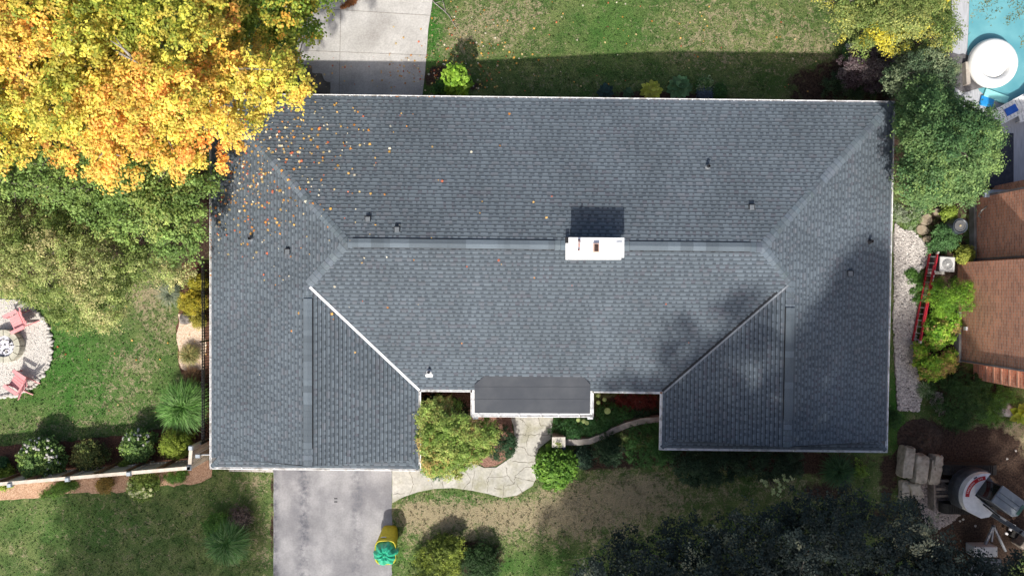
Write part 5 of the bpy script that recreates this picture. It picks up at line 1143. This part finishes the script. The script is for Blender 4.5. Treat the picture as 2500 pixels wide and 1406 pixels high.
# ------------------------------------------------------------------ heat pump and barrel
x, y, _ = W(2314, 645, .8); t = thing('air_conditioner', 'square light grey air conditioner with a round fan grille beside the brick wall', 'air conditioner', (x, y, 0), math.radians(-3))
ACM = mat('ac_paint', (.5, .5, .49), (.6, .6, .58), 3, .5)
bmx = MB().box((0, 0, .36), (.54, .54, .72)).build('louvre_casing', mat('ac_louvre', (.1, .1, .1), (.16, .16, .16), 4, .6), t, local=True); bmx = MB().box((0, 0, .75), (.6, .6, .07)).build('top_pan', ACM, t, local=True); bmx.modifiers.new('b', 'BEVEL').width = .06; bmx.modifiers['b'].segments = 3
MB().lathe([(.0, .012), (.2, .012), (.215, .004)], (0, 0, .78), 36).build('fan_well', mat('ac_dark', (.14, .145, .15), (.2, .2, .21), 4, .6), t, local=True)
mb = MB()
for r in [.05, .075, .1, .125, .15, .175, .2]: mb.tube([(r*math.cos(i*math.pi/15), r*math.sin(i*math.pi/15), .803) for i in range(31)], .0045, 4)
for i in range(12): a = i*math.pi/6; mb.bar((.04*math.cos(a), .04*math.sin(a), .805), (.21*math.cos(a+.3), .21*math.sin(a+.3), .8), .007)
g = mb.build('grille', ACM, t, local=True); MB().lathe([(0, .03), (.045, .026), (.055, .0)], (0, 0, .8), 20).build('hub', ACM, t, local=True)
MB().box((0, 0, .01), (.75, .75, .06)).build('base_pad', CONC, t, local=True)
x, y, _ = W(2338, 553, .5); t = thing('rain_barrel', 'dark blue rain barrel with a round lid under the downspout', 'barrel', (x-.1, y, 0))
BB = mat('barrel_plastic', (.03, .04, .055), (.06, .075, .095), 3, .4); ax = Vector((.35, 0, .94)).normalized()
MB().lathe([(.26, 0), (.31, .12), (.34, .4), (.33, .62), (.29, .8), (.3, .83), (.26, .83), (.24, .78), (0, .77)], (x-.1, y, 0), 28).build('barrel_body', BB, t, smooth=True)
MB().lathe([(.22, .0), (.22, .03), (.18, .03), (.17, .01), (0, .015)], (x-.1, y, .79), 24).build('lid', mat('lid_grey', (.09, .095, .1), (.15, .155, .16), 4, .4), t); MB().lathe([(.04, 0), (.035, .03), (0, .03)], (x-.1, y, .81), 12).build('lid_knob', mat('brass', (.5, .42, .25), None, 3, .4), t)

# ------------------------------------------------------------------ neighbour brick house
nb = thing('brick_house', 'two storey red brick neighbour house along the right edge', 'house', (18.6, 0, 0))
def wl(px): return (px-1250)/60
def wy(py): return (703-py)/60
XB = [(wl(2425), wy(460), wy(505)), (wl(2372), wy(505), wy(640)), (wl(2338), wy(642), wy(885))]
HT = 4.3
yT = wy(470)
MB().prism([(wl(2374), wy(486)), (wl(2374), wy(641)), (wl(2338), wy(641)), (wl(2338), wy(882)), (wl(2376), wy(884)), (wl(2376), wy(925)), (34, wy(925)), (34, wy(486))], -.1, HT).build('wall', BRICK, nb)
MB().prism([(wl(2425), wy(455)), (wl(2415), wy(484)), (34, wy(484)), (34, wy(455))], -.1, 1.8).build('low_wall', BRICK, nb)
FND = mat('foundation', (.16, .16, .15), (.26, .26, .25), 3, .9, .2)
MB().prism([(wl(2366), wy(486)), (wl(2372), wy(486)), (wl(2372), wy(641)), (wl(2366), wy(641))], -.1, .3).build('foundation', FND, nb)
MB().prism([(wl(2330), wy(760)), (wl(2336), wy(760)), (wl(2336), wy(882)), (wl(2330), wy(882))], -.1, .28).build('foundation', FND, nb)
MB().prism([(wl(2337.2), wy(882.0)), (wl(2338.1), wy(882.0)), (wl(2338.1), wy(880.5)), (wl(2337.2), wy(880.5))], -.1, .3).build('foundation', FND, nb)
MB().prism([(19.2, wy(940)), (35, wy(940)), (35, wy(478)), (19.2, wy(478))], HT, HT+.12).build('soffit', WHITE, nb)
rb = MB()
A = [(18.6, wy(950), HT+.1), (35, wy(950), HT+.1), (35, wy(470), HT+.1), (18.6, wy(470), HT+.1), (22.0, wy(690), HT+2.2), (35, wy(690), HT+2.2)]
rb.add(A, [(0, 1, 5, 4), (2, 3, 4, 5), (3, 0, 4), (1, 2, 5)]).build('roof', mat('brown_shingle', (.07, .055, .045), (.12, .1, .085), 12, .9, .4), nb)
DS = mat('downspout_paint', (.14, .13, .14), (.2, .19, .2), 4, .5)
def dsp(xw, yw, z0=.2, z1=HT, m=DS): MB().bar((xw, yw, z0), (xw, yw, z1), .075, .06).bar((xw, yw, z0+.05), (xw-.25, yw, z0-.1), .07, .06).build('downspout', m, nb)
dsp(wl(2372)-.04, wy(634)); dsp(wl(2338)-.04, wy(878)); dsp(wl(2376)-.0, wy(486)+.05)
for i in range(12):
    MB().box((wl(2376)-.006, wy(905)-.0, .35+i*.42), (.03, .62, .075)).build('quoin_band', mat('quoin', (.4, .24, .17), (.5, .32, .24), 9, .8), nb)
MB().box((wl(2338)-.03, wy(800), .55), (.09, .14, .14)).build('outlet_box', WHITE, nb)
MB().tube([(wl(2376), wy(510), .8), (wl(2366), wy(512), 1.0), (wl(2360), wy(520), .9), (wl(2366), wy(530), .55), (wl(2374), wy(535), .5)], .025, 8).build('hose', mat('pale_hose', (.4, .42, .38), None, 4), nb, smooth=True)
MB().box((wl(2400), wy(481), .95), (1.2, .3, .1), 0).build('gutter_spout', mat('blue_grey_metal', (.3, .36, .42), (.4, .45, .5), 4, .5), nb)

# ------------------------------------------------------------------ pool side
x, y, _ = W(2430, 152, .45); t = thing('pool_float', 'large white round inflatable lounge floating in the turquoise pool', 'pool float', (x, y, .05))
VW = mat('white_vinyl', (.8, .8, .78), (.84, .84, .82), 3, .35, spec=.5)
R_, r_ = .78, .2
MB().lathe([(R_+r_*math.cos(a), .24+r_*math.sin(a)*1.1) for a in [math.pi*2*i/16-math.pi for i in range(17)]], (x, y, .05), 40, sy=1.02).build('tube', VW, t, smooth=True)
MB().lathe([(0, .46), (.3, .45), (.55, .4), (.66, .3)], (x-.03, y+.05, .0), 36).build('cushion', VW, t, smooth=True)
lg = 'white loungers by the pool'
def lounger():
    t = thing('sun_lounger', '', 'lounger')
    for i in range(9): MB().box((-.75+i*.15, 0, .34), (.12, .55, .03)).build('seat_slat', VW, t, local=True)
    MB().bar((.5, 0, .34), (1.05, 0, .8), .55, .035).build('backrest', VW, t, local=True)
    for s in (-1, 1):
        MB().box((-.1, s*.31, .33), (1.5, .05, .07)).build('side_rail', VW, t, local=True)
        for xx in (-.7, .45): MB().box((xx, s*.3, .16), (.06, .05, .32)).build('leg', VW, t, local=True)
    MB().box((-.1, 0, .365), (.5, .3, .03)).build('cushion', mat('blue_cushion', (.02, .1, .45), (.03, .14, .55), 4, .8), t, local=True); return t
l1 = lounger(); l2 = copy_tree(l1)
for l, px, py, a, s in ((l1, 2470, 268, 28, 'white slatted lounger with a blue pad nearest the pool float'), (l2, 2530, 268, 15, 'white slatted lounger cut by the right edge beside the pool')):
    x, y, _ = W(px, py, .3); l.location = (x, y, .03); l.rotation_euler = (0, 0, math.radians(a)); l['label'] = s; l['group'] = lg
x, y, _ = W(2432, 236, .1); tag(MB().box((x, y, .09), (1.0, .34, .1), -.35).build('pool_noodle_mat', mat('aqua_foam', (.25, .6, .6), (.3, .68, .66), 4, .6), bevel=.03), 'pale aqua foam mat at the pool edge under the leaves', 'pool mat')
x, y, _ = W(2410, 248, .1); tag(MB().box((x, y, .08), (.55, .4, .1), -.2).build('kickboard', mat('blue_foam', (.01, .2, .5), (.02, .26, .6), 4, .6), bevel=.03), 'deep blue foam board next to the aqua mat', 'pool mat')
a = W(2395, 326, .05); b = W(2474, 458, .05); o = MB().box(((a[0]+b[0])/2, (a[1]+b[1])/2, .06), (b[0]-a[0], a[1]-b[1], .05)).build('outdoor_rug', mat('charcoal_rug', (.035, .04, .055), (.055, .06, .075), 8, .9)); o.modifiers.new('b', 'BEVEL').width = .02
tag(o, 'charcoal outdoor rug on the grey deck beside the brick house', 'rug')
o = MB().box((wl(2352), wy(184), .14), (.16, .9, .3), .05).build('retaining_wall', mat('pale_block', (.36, .32, .28), (.46, .42, .37), 4, .9, .4)); tag(o, 'short pale block retaining wall between the garden trees and the pool', 'retaining wall')
struct('pool_path', MB().sheet(rough_poly(poly_px([(2315, 130), (2400, 140), (2400, 215), (2350, 230), (2315, 200)]), .2, .04, 3), lambda x, y: .05), mat('wet_soil', (.09, .085, .09), (.15, .145, .15), 6, .9, .3))

# ------------------------------------------------------------------ excavator yard
AS = mat('armour_stone', (.36, .32, .25), (.6, .54, .44), 3.5, .9, .6, bscale=10, c3=(.22, .2, .16), s3=2.5)
def block(px, py, z, s, rz, seed, label):
    x, y, _ = W(px, py, z+s[2]/2); bm = bmesh.new(); bmesh.ops.create_cube(bm, size=1); bmesh.ops.subdivide_edges(bm, edges=bm.edges[:], cuts=4, use_grid_fill=True); rr = random.Random(seed)
    ph = [rr.uniform(0, 6) for _ in range(6)]
    me = bpy.data.meshes.new('armour_stone')
    for v in bm.verts:
        c = v.co.copy(); f = 1+.05*math.sin(c.y*7+ph[0])+.04*math.sin(c.z*9+ph[1]); m = max(abs(c.x), abs(c.y), abs(c.z)); l = c.length
        q = c*(1-.14*max(0, (l/.5)-1.15)); v.co = Vector((q.x*s[0]*f, q.y*s[1]*(1+.05*math.sin(c.x*8+ph[2])), q.z*s[2]*(1+.05*math.sin(c.x*5+c.y*6+ph[3]))))+Vector([rr.uniform(-.015, .015) for _ in range(3)])
    bm.to_mesh(me); bm.free(); me.materials.append(AS); o = bpy.data.objects.new('armour_stone', me); col.objects.link(o); o.location = (x, y, z+s[2]/2); o.rotation_euler = (0, 0, rz)
    ORG[o] = Matrix.Identity(4); tag(o, label, 'stone block', 'armour stone blocks by the dirt')
block(2211, 1126, 0, (.42, 1.25, .55), -.12, 1, 'leftmost long grey stone block standing against the lawn')
block(2242, 1142, 0, (.5, 1.15, .6), -.1, 2, 'second long stone block, greenish, from the lawn')
block(2277, 1148, 0, (.42, 1.0, .5), -.12, 3, 'pale cream stone block, rightmost of the row')
block(2272, 1170, .0, (.46, .35, .42), -.1, 4, 'tan stub of stone at the foot of the pale cream block')
block(2232, 1195, 0, (.42, .7, .4), .3, 5, 'pale slanting stone block below the row, half under the dark tree')
block(2207, 1196, 0, (.32, .8, .3), .0, 6, 'dark stone block in the shade of the dark tree')
block(2284, 1122, .0, (.34, .4, .55), -.1, 7, 'small stone block behind the pale cream one')
bm = bmesh.new(); bmesh.ops.create_grid(bm, x_segments=40, y_segments=40, size=1); rr = random.Random(3); x, y, _ = W(2252, 1072, .2)
from mathutils import noise
for v in bm.verts:
    r = v.co.length; v.co.z = max(0, .42*math.exp(-r*r*3.2))*(1+.5*noise.noise(v.co*4))-.02+.05*noise.noise(v.co*11)*math.exp(-r*r*2)-(.1 if r > .95 else 0); v.co.x *= 1.0; v.co.y *= .85
me = bpy.data.meshes.new('dirt_mound'); bm.to_mesh(me); bm.free(); me.materials.append(mat('dirt', (.035, .022, .016), (.08, .055, .04), 12, .95, .9, bscale=30)); o = bpy.data.objects.new('dirt_mound', me); col.objects.link(o); o.location = (x, y, 0); ORG[o] = Matrix.Identity(4)
tag(o, 'dark brown mound of loose soil beside the stone blocks', 'dirt pile')
x, y, _ = W(2455, 998, .2); tag(MB().blob((x, y, .12), (.42, .3, .22), 9, .3, 3, rz=-.4).build('boulder', mat('lava_rock', (.12, .1, .1), (.42, .4, .38), 4, .9, .8)), 'grey and white boulder beside the chartreuse plant', 'rock')

cxw, cyw, _ = W(2405, 1212, 1.45); ang = math.radians(-36)
ex = thing('excavator', 'white and grey compact excavator with a red striped tail in the dirt yard', 'excavator', (cxw, cyw, 0))
EW = mat('excavator_white', (.68, .69, .7), (.8, .8, .8), 2, .35, spec=.5, grain=(7, .08)); EG = mat('excavator_grey', (.05, .058, .07), (.085, .095, .11), 3, .5, grain=(9, .25)); ER = mat('excavator_red', (.4, .012, .02), (.48, .02, .025), 3, .45); EB = mat('tread_rubber', (.018, .018, .018), (.035, .033, .03), 9, .85, .5); EBL = mat('muddy_steel', (.14, .12, .1), (.26, .22, .19), 7, .8, .3)
ca, sa = math.cos(ang), math.sin(ang)
def Lc(u, v, z): return (cxw+u*ca-v*sa, cyw+u*sa+v*ca, z)
def lp_(pts): return [Lc(u, v, 0)[:2] for u, v in pts]
# undercarriage along x
for s in (-1, 1):
    yy = cyw+s*.78; tr = MB(); n = 20; prof_ = []
    L2, r = .85, .27
    for i in range(n//2+1): a = math.pi/2+math.pi*i/(n//2); prof_.append((-L2+r*math.cos(a), r+r*math.sin(a)))
    for i in range(n//2+1): a = -math.pi/2+math.pi*i/(n//2); prof_.append((L2+r*math.cos(a), r+r*math.sin(a)))
    vs = [(cxw+.1+p[0], yy+o_, p[1]) for o_ in (-.2, .2) for p in prof_]; k = len(prof_)
    tr.add(vs, [(i, (i+1) % k, (i+1) % k+k, i+k) for i in range(k)]+[tuple(range(k-1, -1, -1)), tuple(range(k, 2*k))])
    for i in range(20): tr.box((cxw+.1-L2+i*2*L2/19, yy, 2*r+.012), (.045, .38, .03))
    tr.build('track', EB, ex)
MB().box((cxw+.1, cyw, .4), (1.2, 1.2, .3)).build('undercarriage', EG, ex)
MB().lathe([(.4, .5), (.4, .68)], (cxw, cyw, 0), 24).build('slew_ring', EG, ex)
bl = MB(); bl.box((cxw-1.35, cyw, .28), (.07, 1.75, .42))
for s in (-1, 1): bl.box((cxw-1.05, cyw+s*.3, .32), (.7, .09, .12))
bl.box((cxw-1.1, cyw, .42), (.4, .1, .1)); bl.build('blade', EBL, ex)
# upper structure: local +u forward
arc = lambda R, a0, a1, n=14: [(R*math.cos(a0+(a1-a0)*i/n), R*math.sin(a0+(a1-a0)*i/n)) for i in range(n+1)]
D = math.radians
MB().prism(lp_(arc(.97, D(112), D(248))+[(.5, -.75), (.7, -.3), (.7, .62)]), .7, 1.0).build('turntable', EG, ex)
MB().prism(lp_(arc(.97, D(112), D(248))+arc(.8, D(248), D(112))), .72, 1.3).build('counterweight', EG, ex, bevel=.03)
hood = MB().prism(lp_(arc(.93, D(116), D(236))+[(-.3, -.86), (.3, -.78), (.52, -.55), (.55, -.26), (-.42, -.2), (-.42, .64)]), 1.0, 1.55).build('engine_hood', EW, ex, bevel=.09)
MB().prism(lp_(arc(.83, D(130), D(214))+arc(.68, D(214), D(130))), 1.53, 1.556).build('red_stripe', ER, ex)
MB().prism(lp_(arc(.9, D(152), D(161), 3)+arc(.85, D(161), D(152), 3)), 1.5, 1.56).build('latch', EG, ex)
def text3d(body, name, m, parent, P, rz, size, thick=.002):
    cu = bpy.data.curves.new(name, 'FONT'); cu.body = body; cu.size = size; cu.extrude = thick; cu.align_x = 'CENTER'; cu.align_y = 'CENTER'
    o = bpy.data.objects.new(name, cu); col.objects.link(o); bpy.context.view_layer.update()
    dg = bpy.context.evaluated_depsgraph_get(); me = bpy.data.meshes.new_from_object(o.evaluated_get(dg)); bpy.data.objects.remove(o)
    me.materials.clear(); me.materials.append(m); q = bpy.data.objects.new(name, me); col.objects.link(q); q.parent = parent
    q.matrix_local = ORG[parent].inverted() @ Matrix.Translation(P) @ Matrix.Rotation(rz, 4, 'Z'); return q
word = 'TAKEUCHI  260'
for i, chx in enumerate(word):
    if chx == ' ': continue
    a = D(203)-D(5.2)*i; u, v = .755*math.cos(a), .755*math.sin(a); text3d(chx, 'lettering', WHITE, ex, Lc(u, v, 1.559), ang+a-math.pi/2, .1)
cb = [(-.42, -.16), (.5, -.16), (.66, .0), (.66, .42), (.5, .55), (-.42, .55)]
cab = MB().prism(lp_(cb), 1.0, 2.38).build('cab', mat('cab_frame', (.03, .032, .036), (.05, .05, .055), 4, .4), ex)
MB().prism(lp_([(-.428, -.1), (-.420, -.1), (-.420, .5), (-.428, .5)]), 1.6, 2.34).build('rear_window', mat('dark_glass', (.008, .012, .01), (.015, .022, .018), 3, .1, spec=.6), cab)
MB().prism(lp_([(a_*1.05-.0, b_*1.06-.01) for a_, b_ in cb]), 2.38, 2.45).build('cab_roof', mat('cab_roof_grey', (.16, .18, .2), (.21, .23, .25), 2, .4, spec=.5), cab, bevel=.03)
MB().prism(lp_([(.56, .0), (.67, .0), (.67, .42), (.56, .42)]), 2.45, 2.462).build('front_window', mat('green_glass', (.05, .12, .09), (.08, .16, .12), 3, .15), cab)
for v_ in (.1, .28): MB().prism(lp_([(-.4, v_), (.5, v_), (.5, v_+.02), (-.4, v_+.02)]), 2.45, 2.462).build('roof_rib', EG, cab)
bmn = MB(); bmn.bar(Lc(.45, -.36, 1.1), Lc(1.5, -.36, 1.9), .17, .24).bar(Lc(1.5, -.36, 1.9), Lc(3.0, -.36, 1.7), .15, .2); bmn.build('boom', EG, ex)
MB().bar(Lc(.6, -.3, 1.45), Lc(1.9, -.3, 2.06), .07, .07).build('boom_cylinder', mat('cyl_steel', (.4, .4, .38), (.5, .5, .48), 5, .35), ex)
MB().bar(Lc(.0, -.3, 1.62), Lc(.75, -.34, 1.66), .05, .05).build('hydraulic_hose', EB, ex)
MB().bar(Lc(3.0, -.36, 1.7), Lc(3.15, -.36, .7), .13, .16).build('dipper_arm', EG, ex)
MB().box(Lc(3.1, -.36, .4), (.5, .6, .6), ang).build('bucket', EBL, ex, bevel=.05)
# trailer tongue and box
tx, ty, _ = W(2425, 1330, .6); t = thing('utility_trailer', 'grey utility trailer with an A shaped drawbar half under the dark tree', 'trailer', (tx, ty, 0))
TG = mat('galvanised', (.26, .27, .28), (.36, .37, .38), 4, .5); tp = W(2425, 1283, .5)
for px in (2398, 2455): q = W(px, 1345, .5); MB().bar(tp, q, .07, .08).build('drawbar', TG, t)
q = W(2421, 1322, .55); MB().bar(tp, q, .05, .06).build('drawbar', TG, t)
MB().lathe([(.05, -.05), (.06, .05), (0, .09)], tp, 12).build('hitch', EG, t)
q = W(2412, 1345, .8); MB().box((q[0]-.05, q[1]-.05, .5), (.95, .42, .5), .0).build('tool_box', TG, t, bevel=.03)
MB().box((q[0]+.1, q[1]-1.3, .5), (1.2, 1.8, .12)).build('bed', EG, t)
for s in (-1, 1): MB().lathe([(0, -.1), (.28, -.1), (.3, -.05), (.3, .05), (.28, .1), (0, .1)], (0, 0, 0), 20).build('wheel', EB, t, local=True).matrix_local = ORG[t].inverted() @ Matrix.Translation((q[0]+.1+s*.85, q[1]-1.4, .3)) @ Matrix.Rotation(math.pi/2, 4, 'Y')
x, y, _ = W(2462, 1297, .2); t = thing('digging_bucket', 'spare excavator bucket with pale teeth lying on the dirt', 'bucket', (x, y, 0))
MB().box((x+.35, y-.1, .15), (.55, .4, .3), -.5).build('shell', EB, t, bevel=.04)
for i in range(3): q = W(2457+i*9, 1302-i*10, .25); MB().box((q[0], q[1], .25), (.12, .08, .05), -.5).build('tooth', WHITE, t)
# loose stones on the dirt
rr = random.Random(31)
for i, (px, py) in enumerate(((2345, 1272), (2383, 1284), (2352, 1268), (2460, 1120), (2482, 1100), (2250, 1050), (2300, 1115))):
    x, y, _ = W(px, py, .05); o = MB().blob((0, 0, 0), (rr.uniform(.05, .09), .045, .03), i, .3, 1, rz=rr.random()*3).build('loose_stone', pr); o.location = (x, y, .02); tag(o, 'small pale stone lying loose on the bare dirt', 'stone', 'loose stones on the dirt')

# ------------------------------------------------------------------ grass tufts
def tufts(n, seed):
    rg = np.random.default_rng(seed); xs, ys, dry, lush, soil = FIELDS
    X = rg.uniform(-21, 17.6, n); Y = rg.uniform(-11.9, 11.9, n)
    PXx = X/H*F+1250; PYy = CY-Y/H*F
    ok = ~((PXx > 560) & (PXx < 2120) & (PYy > 260) & (PYy < 1080)) & ~((PXx > 2120) & (PYy < 1000)) & (np.hypot(X-cx, Y-cy) > 2.05)
    i = np.clip(np.searchsorted(xs, X), 0, len(xs)-1); j = np.clip(np.searchsorted(ys, Y), 0, len(ys)-1)
    d = dry[j, i]; so = soil[j, i]; lu = lush[j, i]
    ok &= (so < .35)
    X, Y, d, lu, PXx, PYy = X[ok], Y[ok], d[ok], lu[ok], PXx[ok], PYy[ok]
    bad = [poly_px(q) for q in (pts_back, [(667, 1100), (957, 1100), (957, 1640), (667, 1640)], walk)]+[rough_poly(poly_px(q), .5, .0, 1) for q in BEDS]
    keep = np.array([not any(inside(a, b, q) for q in bad) for a, b in zip(X, Y)])
    X, Y, d, lu = X[keep], Y[keep], d[keep], lu[keep]; m = len(X); Z = np.array([gz(a, b) for a, b in zip(X, Y)])
    k = 3; P = np.repeat(np.stack([X, Y, Z], 1), k, 0)+np.concatenate([rg.normal(0, .018, (m*k, 2)), rg.uniform(.008, .04, (m*k, 1))], 1)
    Nn = unit(np.array([0, 0, .8])+rg.normal(size=P.shape)*.6); L_ = rg.uniform(.04, .09, m*k)
    g = np.array([.09, .15, .042])*(1-lu[:, None]*.4)+np.array([.05, .15, .025])*lu[:, None]*.4; t = np.array([.3, .26, .16])
    pdry = np.clip((d-.25)*1.3+.06, 0, .8); isd = (rg.random(m) < pdry)[:, None]; C = np.where(isd, t, g)*np.exp(rg.normal(0, .18, (m, 1)))
    o = npmesh('grass', leaves(P, Nn, L_, L_*.34, np.repeat(C, k, 0), rg, .25), 4, np.repeat(C, k, 0)*np.exp(rg.normal(0, .12, (m*k, 1))), LEAF); tag(o, 'short grass of the lawns, green with dry straw patches', 'grass', kind='stuff')
tufts(52000, 5)
